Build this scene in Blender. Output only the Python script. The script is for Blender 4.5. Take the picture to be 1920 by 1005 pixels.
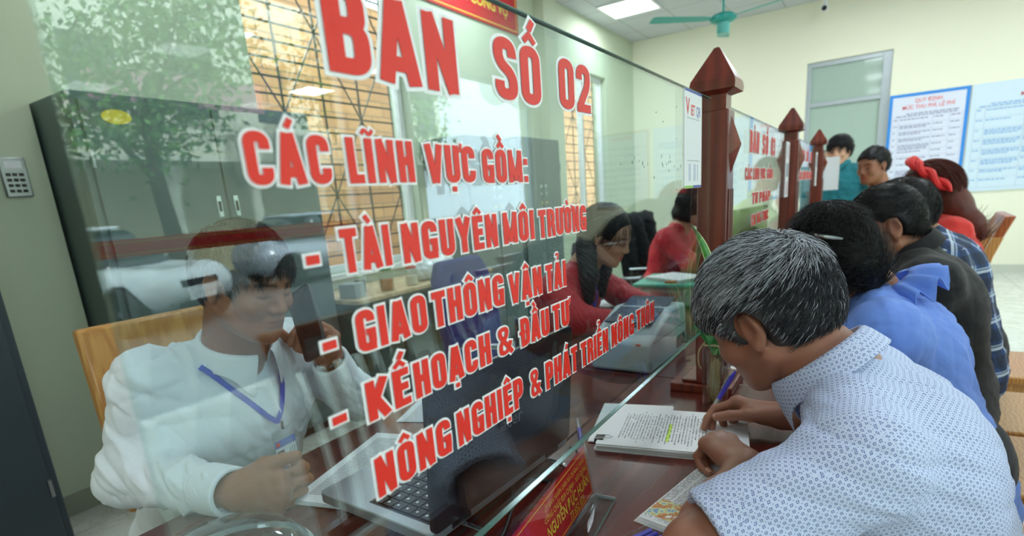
import bpy, bmesh, math, random
import numpy as np
from mathutils import Vector, Matrix
random.seed(7); RNG = np.random.RandomState(11)
S = bpy.context.scene
for o in list(bpy.data.objects): bpy.data.objects.remove(o)
COL = S.collection

# ---------------------------------------------------------------- camera
def cam_basis(yaw, pitch, roll):
    cy, sy, cp, sp = math.cos(yaw), math.sin(yaw), math.cos(pitch), math.sin(pitch)
    F = Vector((-sy*cp, cy*cp, sp)); r = Vector((cy, sy, 0)); u = r.cross(F)
    cr, sr = math.cos(roll), math.sin(roll)
    return cr*r + sr*u, -sr*r + cr*u, F
cd = bpy.data.cameras.new('camera'); cam = bpy.data.objects.new('camera', cd); COL.objects.link(cam)
R_, U_, F_ = cam_basis(math.radians(33.179), math.radians(-14.168), math.radians(-4.3905))
cam.matrix_world = Matrix(((R_.x, U_.x, -F_.x, .31), (R_.y, U_.y, -F_.y, 0), (R_.z, U_.z, -F_.z, 1.27), (0, 0, 0, 1)))
cd.sensor_width = 36; cd.lens = 36*1040.6/1920
cd.shift_y = (640-502.5)/1920          # the photograph keeps the top of a 3:2 frame
cd.clip_start = .02
cd.dof.use_dof = True; cd.dof.focus_distance = .80; cd.dof.aperture_fstop = 5.0
S.camera = cam
S.view_settings.view_transform = 'Standard'; S.view_settings.look = 'None'
S.view_settings.exposure = 0.3; S.view_settings.gamma = 1.0; S.view_settings.use_curve_mapping = False

# ---------------------------------------------------------------- sky and daylight
W = bpy.data.worlds.new('sky'); S.world = W; W.use_nodes = True
bg = W.node_tree.nodes['Background']; bg.inputs[0].default_value = (.76, .89, 1.0, 1); bg.inputs[1].default_value = 6.5
sd = bpy.data.lights.new('sun', 'SUN'); sd.energy = 6.0; sd.angle = math.radians(15); sd.color = (1, .96, .88)
sun = bpy.data.objects.new('sun', sd); COL.objects.link(sun)
sun.rotation_euler = Vector((.75, .25, -.65)).to_track_quat('-Z', 'Y').to_euler()

CEIL = 3.41
PANELS = [(-2.3, 7.1), (-2.3, 4.3), (-2.3, 1.5), (.3, 7.1), (.3, 4.3), (.3, 1.5), (2.2, 7.1), (2.2, 4.3), (2.2, 1.5), (-2.3, -1.0), (.3, -1.2), (2.2, -1.2)]
for (x, y) in PANELS:
    l = bpy.data.lights.new('panel_lamp', 'AREA'); l.shape = 'RECTANGLE'; l.size = .56; l.size_y = .56
    l.energy = 19 if y > 3 else (7 if x > -1 else 5); l.color = (.88, .96, 1.0)
    lo = bpy.data.objects.new('panel_lamp', l); COL.objects.link(lo); lo.location = (x, y, CEIL-.03)
# ---------------------------------------------------------------- tags
def tag(o, label=None, cat=None, group=None, kind=None):
    if label: o['label'] = label
    if cat: o['category'] = cat
    if group: o['group'] = group
    if kind: o['kind'] = kind
    return o
def empty(name, loc=(0, 0, 0), rz=0, label=None, cat=None, group=None):
    o = bpy.data.objects.new(name, None); COL.objects.link(o); o.location = loc; o.rotation_euler = (0, 0, rz)
    o.empty_display_size = .05
    return tag(o, label, cat, group)
def copy_tree(o, parent=None):
    c = o.copy(); COL.objects.link(c); c.parent = parent
    for ch in list(o.children): copy_tree(ch, c)
    return c
def link(name, me, m=None, parent=None, smooth=False):
    o = bpy.data.objects.new(name, me); COL.objects.link(o)
    if m is not None:
        me.materials.clear(); me.materials.append(m)
    if smooth: me.polygons.foreach_set('use_smooth', [True]*len(me.polygons))
    if parent is not None: o.parent = parent
    return o
def V(*a): return Vector(a)

# ---------------------------------------------------------------- mesh builder
class MB:
    def __init__(s): s.v = []; s.f = []
    def add(s, vs, fs):
        n = len(s.v); s.v += [tuple(p) for p in vs]; s.f += [tuple(i+n for i in f) for f in fs]; return s
    def box(s, x0, x1, y0, y1, z0, z1, M=None):
        p = [(x0,y0,z0),(x1,y0,z0),(x1,y1,z0),(x0,y1,z0),(x0,y0,z1),(x1,y0,z1),(x1,y1,z1),(x0,y1,z1)]
        if M: p = [M @ Vector(q) for q in p]
        return s.add(p, [(3,2,1,0),(4,5,6,7),(0,1,5,4),(1,2,6,5),(2,3,7,6),(3,0,4,7)])
    def quad(s, a, b, c, d): return s.add([a, b, c, d], [(0,1,2,3)])
    def tube(s, pts, r, n=10, cap=True, sx=1.0):
        pts = [Vector(p) for p in pts]; rs = r if isinstance(r, (list, tuple)) else [r]*len(pts)
        rings = []; prev = None
        for i, p in enumerate(pts):
            d = (pts[min(i+1, len(pts)-1)] - pts[max(i-1, 0)]).normalized()
            if prev is None:
                a = d.cross(Vector((0,0,1)));
                if a.length < 1e-3: a = d.cross(Vector((0,1,0)))
            else: a = prev - d*prev.dot(d)
            a.normalize(); prev = a; b = d.cross(a)
            rings.append([p + (a*math.cos(2*math.pi*k/n)*sx + b*math.sin(2*math.pi*k/n))*rs[i] for k in range(n)])
        vs = [q for R in rings for q in R]; fs = []
        for i in range(len(pts)-1):
            for k in range(n): fs.append((i*n+k, i*n+(k+1)%n, (i+1)*n+(k+1)%n, (i+1)*n+k))
        if cap: fs += [tuple(range(n-1,-1,-1)), tuple((len(pts)-1)*n+k for k in range(n))]
        return s.add(vs, fs)
    def lathe(s, prof, c=(0,0,0), n=24, M=None, cap=True):
        vs = []; fs = []
        for (r, z) in prof:
            for k in range(n):
                q = Vector((r*math.cos(2*math.pi*k/n), r*math.sin(2*math.pi*k/n), z))
                vs.append((M @ q if M else q) + Vector(c))
        m = len(prof)
        for i in range(m-1):
            for k in range(n): fs.append((i*n+k, i*n+(k+1)%n, (i+1)*n+(k+1)%n, (i+1)*n+k))
        if cap: fs += [tuple(range(n-1,-1,-1)), tuple((m-1)*n+k for k in range(n))]
        return s.add(vs, fs)
    def prism(s, poly, z0, z1, M=None):
        n = len(poly); vs = [Vector((x, y, z0)) for x, y in poly] + [Vector((x, y, z1)) for x, y in poly]
        if M: vs = [M @ q for q in vs]
        return s.add(vs, [tuple(range(n-1,-1,-1)), tuple(range(n, 2*n))] + [(i,(i+1)%n,n+(i+1)%n,n+i) for i in range(n)])
    def ball(s, c, r, n=12, sc=(1,1,1)):
        pr = []; vs = []; fs = []
        for i in range(1, n):
            t = math.pi*i/n
            for k in range(n*2):
                a = math.pi*k/n
                vs.append((c[0]+r*sc[0]*math.sin(t)*math.cos(a), c[1]+r*sc[1]*math.sin(t)*math.sin(a), c[2]+r*sc[2]*math.cos(t)))
        N = 2*n; vs += [(c[0],c[1],c[2]+r*sc[2]), (c[0],c[1],c[2]-r*sc[2])]; T = len(vs)-2
        for i in range(n-2):
            for k in range(N): fs.append((i*N+k, (i+1)*N+k, (i+1)*N+(k+1)%N, i*N+(k+1)%N))
        for k in range(N): fs.append((T, k, (k+1)%N)); fs.append((T+1, (n-2)*N+(k+1)%N, (n-2)*N+k))
        return s.add(vs, fs)
    def build(s, name, m, parent=None, smooth=False, bevel=0, seg=2, solid=0, angle=40):
        me = bpy.data.meshes.new(name); me.from_pydata(s.v, [], s.f); me.update()
        o = link(name, me, m, parent)
        if bevel:
            b = o.modifiers.new('bevel', 'BEVEL'); b.width = bevel; b.segments = seg; b.limit_method = 'ANGLE'; b.angle_limit = math.radians(30)
        if solid:
            b = o.modifiers.new('solid', 'SOLIDIFY'); b.thickness = solid
        if smooth or bevel:
            me.polygons.foreach_set('use_smooth', [True]*len(me.polygons))
            try: me.set_sharp_from_angle(angle=math.radians(angle))
            except Exception: pass
        return o
def part(name, m, parent, fn, **k):
    mb = MB(); fn(mb); return mb.build(name, m, parent, **k)
def bx(name, m, parent, a, bevel=0, M=None):
    return MB().box(*a, M=M).build(name, m, parent, bevel=bevel)
def arc(c, r, a0, a1, n=8): return [(c[0]+r*math.cos(a0+(a1-a0)*i/n), c[1]+r*math.sin(a0+(a1-a0)*i/n)) for i in range(n+1)]
def rrect(x0, x1, y0, y1, r, n=5):
    P = math.pi
    return arc((x1-r,y0+r),r,-P/2,0,n)+arc((x1-r,y1-r),r,0,P/2,n)+arc((x0+r,y1-r),r,P/2,P,n)+arc((x0+r,y0+r),r,P,1.5*P,n)
def bez(pts, n=12):
    # Catmull-Rom through points
    P = [Vector(p) for p in pts]; P = [P[0]*2-P[1]] + P + [P[-1]*2-P[-2]]; out = []
    for i in range(1, len(P)-2):
        for k in range(n):
            t = k/n; a, b, c, d = P[i-1:i+3]
            out.append(.5*((2*b)+(c-a)*t+(2*a-5*b+4*c-d)*t*t+(-a+3*b-3*c+d)*t*t*t))
    return out + [P[-2]]

# ---------------------------------------------------------------- materials
def lin(c):
    if isinstance(c, str): c = tuple(int(c[i:i+2], 16)/255 for i in (0, 2, 4))
    return tuple(((x+.055)/1.055)**2.4 if x > .04045 else x/12.92 for x in c)
class NT:
    def __init__(s, name):
        s.m = bpy.data.materials.new(name); s.m.use_nodes = True; s.t = s.m.node_tree; s.n = s.t.nodes
        s.b = s.n['Principled BSDF']; s.out = s.n['Material Output']
    def new(s, ty, **k):
        x = s.n.new(ty)
        for a, b in k.items(): setattr(x, a, b)
        return x
    def l(s, a, b): s.t.links.new(a, b)
    def math(s, op, a, b=None, c=None, clamp=False):
        x = s.new('ShaderNodeMath', operation=op); x.use_clamp = clamp
        for i, q in enumerate((a, b, c)):
            if q is None: continue
            if isinstance(q, (int, float)): x.inputs[i].default_value = q
            else: s.l(q, x.inputs[i])
        return x.outputs[0]
    def mix(s, f, a, b, mode='MIX'):
        x = s.new('ShaderNodeMix', data_type='RGBA', blend_type=mode)
        for q, i in ((f, 0), (a, 6), (b, 7)):
            if isinstance(q, (int, float)): x.inputs[i].default_value = q
            elif isinstance(q, tuple): x.inputs[i].default_value = (*q[:3], 1)
            else: s.l(q, x.inputs[i])
        return x.outputs[2]
    def coord(s, kind='Object', scale=(1,1,1), rot=(0,0,0), loc=(0,0,0)):
        tc = s.new('ShaderNodeTexCoord'); mp = s.new('ShaderNodeMapping')
        mp.inputs['Scale'].default_value = scale; mp.inputs['Rotation'].default_value = rot; mp.inputs['Location'].default_value = loc
        s.l(tc.outputs[kind], mp.inputs[0]); return mp.outputs[0]
    def sep(s, v):
        x = s.new('ShaderNodeSeparateXYZ'); s.l(v, x.inputs[0]); return x.outputs
    def noise(s, v, scale, detail=4, rough=.5, dist=0):
        x = s.new('ShaderNodeTexNoise'); x.inputs['Scale'].default_value = scale; x.inputs['Detail'].default_value = detail
        x.inputs['Roughness'].default_value = rough; x.inputs['Distortion'].default_value = dist
        if v is not None: s.l(v, x.inputs['Vector'])
        return x.outputs['Fac']
    def ramp(s, f, stops):
        x = s.new('ShaderNodeValToRGB'); e = x.color_ramp.elements
        while len(e) < len(stops): e.new(.5)
        for i, (p, c) in enumerate(stops): e[i].position = p; e[i].color = (*c, 1) if not isinstance(c, (int, float)) else (c, c, c, 1)
        s.l(f, x.inputs[0]); return x.outputs[0]
    def bump(s, h, st=.3, dist=.002):
        x = s.new('ShaderNodeBump'); x.inputs['Strength'].default_value = st; x.inputs['Distance'].default_value = dist
        s.l(h, x.inputs['Height']); s.l(x.outputs[0], s.b.inputs['Normal']); return x
    def set(s, **k):
        for a, v in k.items():
            a = {'col':'Base Color','rough':'Roughness','metal':'Metallic','spec':'Specular IOR Level','sss':'Subsurface Weight','trans':'Transmission Weight','ior':'IOR','alpha':'Alpha','coat':'Coat Weight','ecol':'Emission Color','est':'Emission Strength','sheen':'Sheen Weight'}[a]
            if hasattr(v, 'links'): s.l(v, s.b.inputs[a])
            elif isinstance(v, tuple): s.b.inputs[a].default_value = (*v[:3], 1)
            else: s.b.inputs[a].default_value = v
        return s
def flat(name, col, rough=.5, metal=0, var=.06, scale=8, bump=0, **k):
    """plain material with a little procedural variation"""
    t = NT(name); c = lin(col); v = t.coord()
    n = t.noise(v, scale, 5, .6)
    t.set(col=t.mix(n, tuple(max(0, x*(1-var)) for x in c), tuple(min(1, x*(1+var)) for x in c)), rough=rough, metal=metal, **k)
    if bump: t.bump(t.noise(v, scale*6, 4), bump, .001)
    return t.m
def clear(name, tint, ior=1.45, rough=0.0, refl=1.0):
    """thin clear sheet: see-through with fresnel mirror reflection"""
    t = NT(name); t.n.remove(t.b)
    tr = t.new('ShaderNodeBsdfTransparent'); tr.inputs[0].default_value = (*tint, 1)
    gl = t.new('ShaderNodeBsdfGlossy'); gl.inputs['Roughness'].default_value = rough; gl.inputs[0].default_value = (refl, refl, refl, 1)
    fr = t.new('ShaderNodeFresnel'); fr.inputs[0].default_value = ior
    # both faces of the sheet see the outside index
    geo = t.new('ShaderNodeNewGeometry'); 
    iv = t.math('MULTIPLY_ADD', geo.outputs['Backfacing'], (1/ior-ior), ior); t.l(iv, fr.inputs[0])
    vm = t.new('ShaderNodeVectorMath', operation='DOT_PRODUCT'); t.l(geo.outputs['Normal'], vm.inputs[0]); t.l(geo.outputs['Incoming'], vm.inputs[1])
    ca = t.math('ABSOLUTE', vm.outputs['Value'])
    # schlick: F0 + (1-F0)(1-cos)^5
    f0 = ((ior-1)/(ior+1))**2
    p = t.math('POWER', t.math('SUBTRACT', 1.0, ca, clamp=True), 5.0)
    f = t.math('MULTIPLY_ADD', p, (1-f0)*.8, f0)
    mx = t.new('ShaderNodeMixShader'); t.l(f, mx.inputs[0]); t.l(tr.outputs[0], mx.inputs[1]); t.l(gl.outputs[0], mx.inputs[2])
    t.l(mx.outputs[0], t.out.inputs[0]); t.n.remove(fr)
    return t.m
def wood(name, c1, c2, rough=.35, scale=(1,1,1), rot=(0,0,0), rings=6, coat=0.0, spec=.5):
    t = NT(name); v = t.coord(scale=scale, rot=rot)
    w = t.new('ShaderNodeTexWave', wave_type='BANDS', bands_direction='X'); w.inputs['Scale'].default_value = rings
    w.inputs['Distortion'].default_value = 9; w.inputs['Detail'].default_value = 4; w.inputs['Detail Scale'].default_value = 1.2; t.l(v, w.inputs[0])
    n = t.noise(v, 30, 6, .65)
    f = t.math('MULTIPLY_ADD', w.outputs['Fac'], .65, t.math('MULTIPLY', n, .35))
    t.set(col=t.ramp(f, [(.15, lin(c1)), (.85, lin(c2))]), rough=rough, coat=coat, spec=spec); t.bump(f, .08, .0008)
    return t.m
def printed(name, pitch=.006, ink=(.08,.08,.1), paper='eef0f2', word=60, dens=.45, axis=0, margin=None, cols=None):
    """paper with rows of small print in its own local XY"""
    t = NT(name); v = t.coord(); x, y, z = t.sep(v)
    if axis: x, y = y, x
    row = t.math('FRACT', t.math('DIVIDE', y, pitch)); ln = t.math('LESS_THAN', t.math('ABSOLUTE', t.math('SUBTRACT', row, .5)), .22)
    ri = t.math('FLOOR', t.math('DIVIDE', y, pitch))
    cv = t.new('ShaderNodeCombineXYZ'); t.l(t.math('MULTIPLY', x, word), cv.inputs[0]); t.l(t.math('MULTIPLY', ri, 7.31), cv.inputs[1])
    n = t.noise(cv.outputs[0], 1.0, 0)
    cv2 = t.new('ShaderNodeCombineXYZ'); t.l(t.math('MULTIPLY', x, 1200), cv2.inputs[0]); t.l(t.math('MULTIPLY', y, 2500), cv2.inputs[1])
    n2 = t.noise(cv2.outputs[0], 1.0, 1)
    m = t.math('MULTIPLY', ln, t.math('GREATER_THAN', n, 1-dens-.12)); m = t.math('MULTIPLY', m, t.math('MULTIPLY_ADD', t.math('GREATER_THAN', n2, .45), .55, .35))
    if margin:
        x0, x1, y0, y1 = margin
        for q in (t.math('GREATER_THAN', x, x0), t.math('LESS_THAN', x, x1), t.math('GREATER_THAN', y, y0), t.math('LESS_THAN', y, y1)): m = t.math('MULTIPLY', m, q)
    t.set(col=t.mix(m, lin(paper), tuple(ink)), rough=.65); return t.m

M = {}
M['wall'] = flat('cream_wall_paint', 'f2f0da', .75, var=.03, scale=1.5, bump=.05)
M['wall_green'] = flat('pale_green_wall_paint', 'c3cdb4', .7, var=.04, scale=1.5, bump=.05)
M['white'] = flat('white_paint', 'e9ecee', .4, var=.02)
M['frame'] = flat('grey_aluminium', 'b4bcc2', .35, .3, var=.03)
M['locker'] = flat('grey_green_locker_steel', '5f6f6c', .42, .2, var=.05, scale=3)
M['locker_dark'] = flat('slate_locker_steel', '39444c', .45, .2, var=.05, scale=3)
M['gap'] = flat('dark_gap', '14181a', .8)
M['chrome'] = flat('chrome', 'c8ccd0', .18, 1, var=.02)
M['steel'] = flat('brushed_steel', 'a4a9ad', .35, .9, var=.05)
M['black'] = flat('black_plastic', '17191c', .4, var=.1)
M['blackfab'] = flat('black_fabric', '191a1e', .9, var=.2, scale=40, bump=.3)
M['darkgreen'] = flat('dark_green_laminate', '24403a', .45, var=.08)
M['paper'] = flat('white_paper', 'eceef0', .7, var=.02)
M['red'] = flat('red_vinyl', 'e22814', .5, var=.02)
M['wvinyl'] = flat('white_vinyl', 'f2f4f6', .4, var=.01)
M['glass'] = clear('counter_glass', (.885, .95, .96), 1.63)
M['glassedge'] = flat('green_glass_edge', '5d8278', .15, 0, var=.2, scale=3, spec=.8)
M['acrylic'] = clear('clear_acrylic', (.95, .97, .98), 1.5)
M['postwood'] = wood('red_brown_post_wood', '62241a', '7e3322', .3, scale=(6, 6, .6), rings=1.5, coat=.3)
M['deskwood'] = wood('polished_red_brown_desk', '4e1a15', '64261e', .22, scale=(3, .5, 3), rings=1.5, coat=.2)
M['oak'] = wood('honey_varnished_wood', 'b67e40', 'cf9a56', .32, scale=(6, 6, .8), rings=4, coat=.3)
M['oak2'] = wood('orange_varnished_wood', '94481c', 'b05e26', .32, scale=(6, 6, 1.2), rings=3, coat=.3)
M['lightwood'] = wood('pale_wood_top', 'b49a72', 'd0b88e', .4, scale=(1, 6, 1), rings=2)
M['gold'] = flat('gold_yellow', 'f0d23c', .45)
M['yellow'] = flat('yellow_print', 'e6cf4a', .5)
M['cloth_red'] = flat('red_banner_cloth', 'c01420', .6, var=.05)
M['iron'] = flat('dark_iron_bars', '3a2a26', .5, .3)
# ---------------------------------------------------------------- the room
XL, XR, YN, YF = -2.86, 3.6, -2.4, 8.73
def struct(o): o['kind'] = 'structure'; return o
def tiles_mat():
    t = NT('cream_floor_tiles'); v = t.coord(); x, y, z = t.sep(v)
    g = None
    for q in (x, y):
        fr = t.math('FRACT', t.math('DIVIDE', t.math('ADD', q, 30.13), .6)); e = t.math('LESS_THAN', t.math('ABSOLUTE', t.math('SUBTRACT', fr, .5)), .4965)
        g = e if g is None else t.math('MULTIPLY', g, e)
    n = t.noise(v, 3.5, 8, .7, 1.5); vein = t.ramp(n, [(.0, lin('b9bdb4')), (.47, lin('d4d8d0')), (.5, lin('c2c2b2')), (.53, lin('d8dbd3')), (1, lin('cfd4cc'))])
    t.set(col=t.mix(g, lin('9a9c94'), vein), rough=.14); return t.m
def ceil_mat():
    t = NT('ceiling_tiles'); v = t.coord(); x, y, z = t.sep(v); g = None
    for q in (x, y):
        fr = t.math('FRACT', t.math('DIVIDE', t.math('ADD', q, 30.2), .6)); e = t.math('LESS_THAN', t.math('ABSOLUTE', t.math('SUBTRACT', fr, .5)), .485)
        g = e if g is None else t.math('MULTIPLY', g, e)
    t.set(col=t.mix(g, lin('a9adb0'), lin('c6cacf')), rough=.8); return t.m
struct(bx('floor', tiles_mat(), None, (XL-.2, XR+.2, YN-.2, YF+.2, -.12, 0)))
struct(bx('ceiling', ceil_mat(), None, (XL-.2, XR+.2, YN-.2, YF+.2, CEIL, CEIL+.15)))
def wall_y(name, m, x0, x1, holes, y0=YN-.2, y1=YF+.2, z1=CEIL):
    """wall lying along Y between x0 and x1 with rectangular holes (ya, yb, za, zb)"""
    mb = MB(); cur = y0
    for (a, b, c, d) in sorted(holes):
        mb.box(x0, x1, cur, a, 0, z1)
        if c > 0: mb.box(x0, x1, a, b, 0, c)
        mb.box(x0, x1, a, b, d, z1); cur = b
    mb.box(x0, x1, cur, y1, 0, z1)
    return struct(mb.build(name, m))
W1 = (2.25, 3.62, .86, 3.05); W2 = (6.35, 7.65, .86, 2.78)
wall_y('wall_left', M['wall_green'], XL-.2, XL, [W1, W2])
R1 = (.7, 3.7, 0.0, 2.95); R2 = (4.5, 6.9, .9, 2.7); R3 = (-1.9, -.3, .9, 2.6)
wall_y('wall_right', M['wall'], XR, XR+.2, [R1, R2, R3])
DX = (-.52, .405, 2.70)
mb = MB(); mb.box(XL-.2, DX[0], YF, YF+.2, 0, CEIL); mb.box(DX[0], DX[1], YF, YF+.2, DX[2], CEIL); mb.box(DX[1], XR+.2, YF, YF+.2, 0, CEIL)
struct(mb.build('wall_far', M['wall']))
struct(bx('wall_near', M['wall'], None, (XL-.2, XR+.2, YN-.2, YN, 0, CEIL)))
struct(MB().box(XL, XL+.11, YN, 1.075, 0, CEIL).box(XL, XL+.12, 5.75, 6.05, 0, CEIL).build('trim_1', M['wall_green']))   # the thicker wall left of the locker and a pilaster
struct(MB().box(XL+.11, XL+.122, YN, 1.075, 0, .1).build('baseboard_left', flat('stone_skirting', '9aa08c', .4)))
struct(MB().box(DX[1], XR, YF-.012, YF, 0, .1).box(XL, DX[0], YF-.012, YF, 0, .1).build('baseboard_far', flat('pale_skirting', 'c9ccc0', .4)))
# door_1 : frosted glass door with transom at the far wall
frost = flat('frosted_green_glass', 'a9bdb2', .07, var=.05, spec=.8)
d = empty('door_1', ((DX[0]+DX[1])/2, YF+.06, 0)); struct(d)
w = (DX[1]-DX[0])/2
part('door_frame', M['frame'], d, lambda b: (b.box(-w, -w+.05, -.03, .05, 0, 2.70), b.box(w-.1, w, -.03, .05, 0, 2.70), b.box(-w+.05, w-.1, -.03, .05, 2.64, 2.70), b.box(-w+.05, w-.1, -.03, .05, 2.16, 2.21), b.box(-w+.05, w-.1, -.03, .05, 0, .12)), bevel=.004)
bx('door_leaf', frost, d, (-w+.05, w-.1, 0, .02, .12, 2.16)); bx('transom_pane', frost, d, (-w+.05, w-.1, 0, .02, 2.21, 2.64))
part('door_handle', M['chrome'], d, lambda b: b.tube([(w-.16, -.03, .95), (w-.16, -.07, .97), (w-.16, -.07, 1.23), (w-.16, -.03, 1.25)], .01))
# windows of the staff-side wall, iron grille in front of an orange outer wall
pane_m = clear('window_glass', (.9, .95, .93), 1.5)
def window(name, hole, xc, grille=True, mull=1, fm='white'):
    a, b, c, dd = hole; o = empty(name, (xc, a, c)); struct(o); L = b-a; H = dd-c
    def fr(mb):
        mb.box(-.03, .03, 0, .05, 0, H); mb.box(-.03, .03, L-.05, L, 0, H); mb.box(-.03, .03, .05, L-.05, 0, .05); mb.box(-.03, .03, .05, L-.05, H-.05, H)
        for i in range(1, mull+1): mb.box(-.03, .03, L*i/(mull+1)-.03, L*i/(mull+1)+.03, .05, H-.05)
    part('window_frame', M['white'], o, fr, bevel=.004)
    bx('window_pane', pane_m, o, (-.004, .004, .05, L-.05, .05, H-.05))
    bx('window_sill', M['white'], o, (-.05, .14, -.03, L+.03, -.04, -.001), bevel=.005)
    if grille:
        def gr(mb):
            n = int(H/.105)
            for i in range(1, n): mb.box(-.105, -.095, 0, L, H*i/n-.006, H*i/n+.006)
            for i in range(5): mb.box(-.108, -.098, L*i/4-.006*(i > 0), L*i/4+.006, 0, H)
            for j in range(4):
                for i in range(4):
                    y0, y1, z0, z1 = L*i/4, L*(i+1)/4, H*j/4, H*(j+1)/4
                    if (i+j) % 2: mb.tube([(-.1, y0, z0), (-.1, y1, z1)], .006, 6)
                    else: mb.tube([(-.1, y1, z0), (-.1, y0, z1)], .006, 6)
        part('window_grille', M['iron'], o, gr)
    return o
window('window_1', W1, XL-.1, mull=0); window('window_2', W2, XL-.1)
ow = NT('orange_outer_brick'); v = ow.coord(); x, y, z = ow.sep(v)
cv = ow.new('ShaderNodeCombineXYZ'); ow.l(y, cv.inputs[0]); ow.l(z, cv.inputs[1])
bt = ow.new('ShaderNodeTexBrick'); ow.l(cv.outputs[0], bt.inputs[0]); bt.inputs['Scale'].default_value = 1
bt.inputs['Brick Width'].default_value = .4; bt.inputs['Row Height'].default_value = .17; bt.inputs['Mortar Size'].default_value = .006
bt.inputs['Color1'].default_value = (*lin('b87e4c'), 1); bt.inputs['Color2'].default_value = (*lin('a46c40'), 1); bt.inputs['Mortar'].default_value = (*lin('6a4c34'), 1)
ow.set(col=bt.outputs[0], rough=.8)
struct(bx('wall_outside', ow.m, None, (XL-2.2, XL-2.0, -1, 12, -.3, 3.6)))
def film(name, c):
    t = NT(name); tl = t.new('ShaderNodeBsdfTranslucent'); tl.inputs[0].default_value = (*lin(c), 1); t.b.inputs['Base Color'].default_value = (*lin(c), 1)
    mx = t.new('ShaderNodeMixShader'); mx.inputs[0].default_value = .6; t.l(t.b.outputs[0], mx.inputs[1]); t.l(tl.outputs[0], mx.inputs[2]); t.l(mx.outputs[0], t.out.inputs[0]); return t.m
red_film = film('red_window_film', 'e01c20'); yel_film = film('yellow_window_film', 'e8e04a')
# openings of the customer side, daylight comes through them
for nm, hole, k in (('door_2', R1, 2), ('window_3', R2, 2), ('window_4', R3, 1)):
    a, b, c, dd = hole; o = empty(nm, (XR+.08, a, c)); struct(o); L = b-a; H = dd-c
    def fr(mb):
        mb.box(-.03, .03, 0, .05, 0, H); mb.box(-.03, .03, L-.05, L, 0, H); mb.box(-.03, .03, .05, L-.05, H-.05, H)
        if k == 1 or c > 0: mb.box(-.03, .03, .05, L-.05, 0, .05)
    part('window_frame' if c else 'door_frame', M['white'], o, fr, bevel=.004)
    if not c:
        bx('door_pane', pane_m, o, (-.004, .004, .05, L-.05, .02, H-.05))
        bx('red_band', red_film, o, (-.0062, -.0045, .06, L-.06, 1.105, 1.215))
        for z in (1.118, 1.192): bx('yellow_stripe', yel_film, o, (-.0075, -.0063, .06, L-.06, z, z+.009))
    if c: bx('window_pane', pane_m, o, (-.004, .004, .05, L-.05, .05, H-.05))
# ceiling panels
emis = NT('lit_panel'); emis.set(col=(1,1,1), rough=.6, ecol=(.97, 1, 1), est=2.2)
def panel():
    r = empty('ceiling_light', (0, 0, CEIL))
    part('frame', M['white'], r, lambda b: (b.box(-.3,-.28,-.3,.3,-.02,0), b.box(.28,.3,-.3,.3,-.02,0), b.box(-.28,.28,-.3,-.28,-.02,0), b.box(-.28,.28,.28,.3,-.02,0)))
    bx('diffuser', emis.m, r, (-.28, .28, -.28, .28, -.012, -.002)); return r
p0 = panel()
for i, (x, y) in enumerate(PANELS):
    o = p0 if i == 0 else copy_tree(p0); o.location = (x, y, CEIL)
    tag(o, 'lit square ceiling panel near the far left corner, the one in the picture' if i == 0 else 'lit square ceiling panel outside the picture', 'ceiling light', None if i == 0 else 'ceiling panels over the hall')
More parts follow.
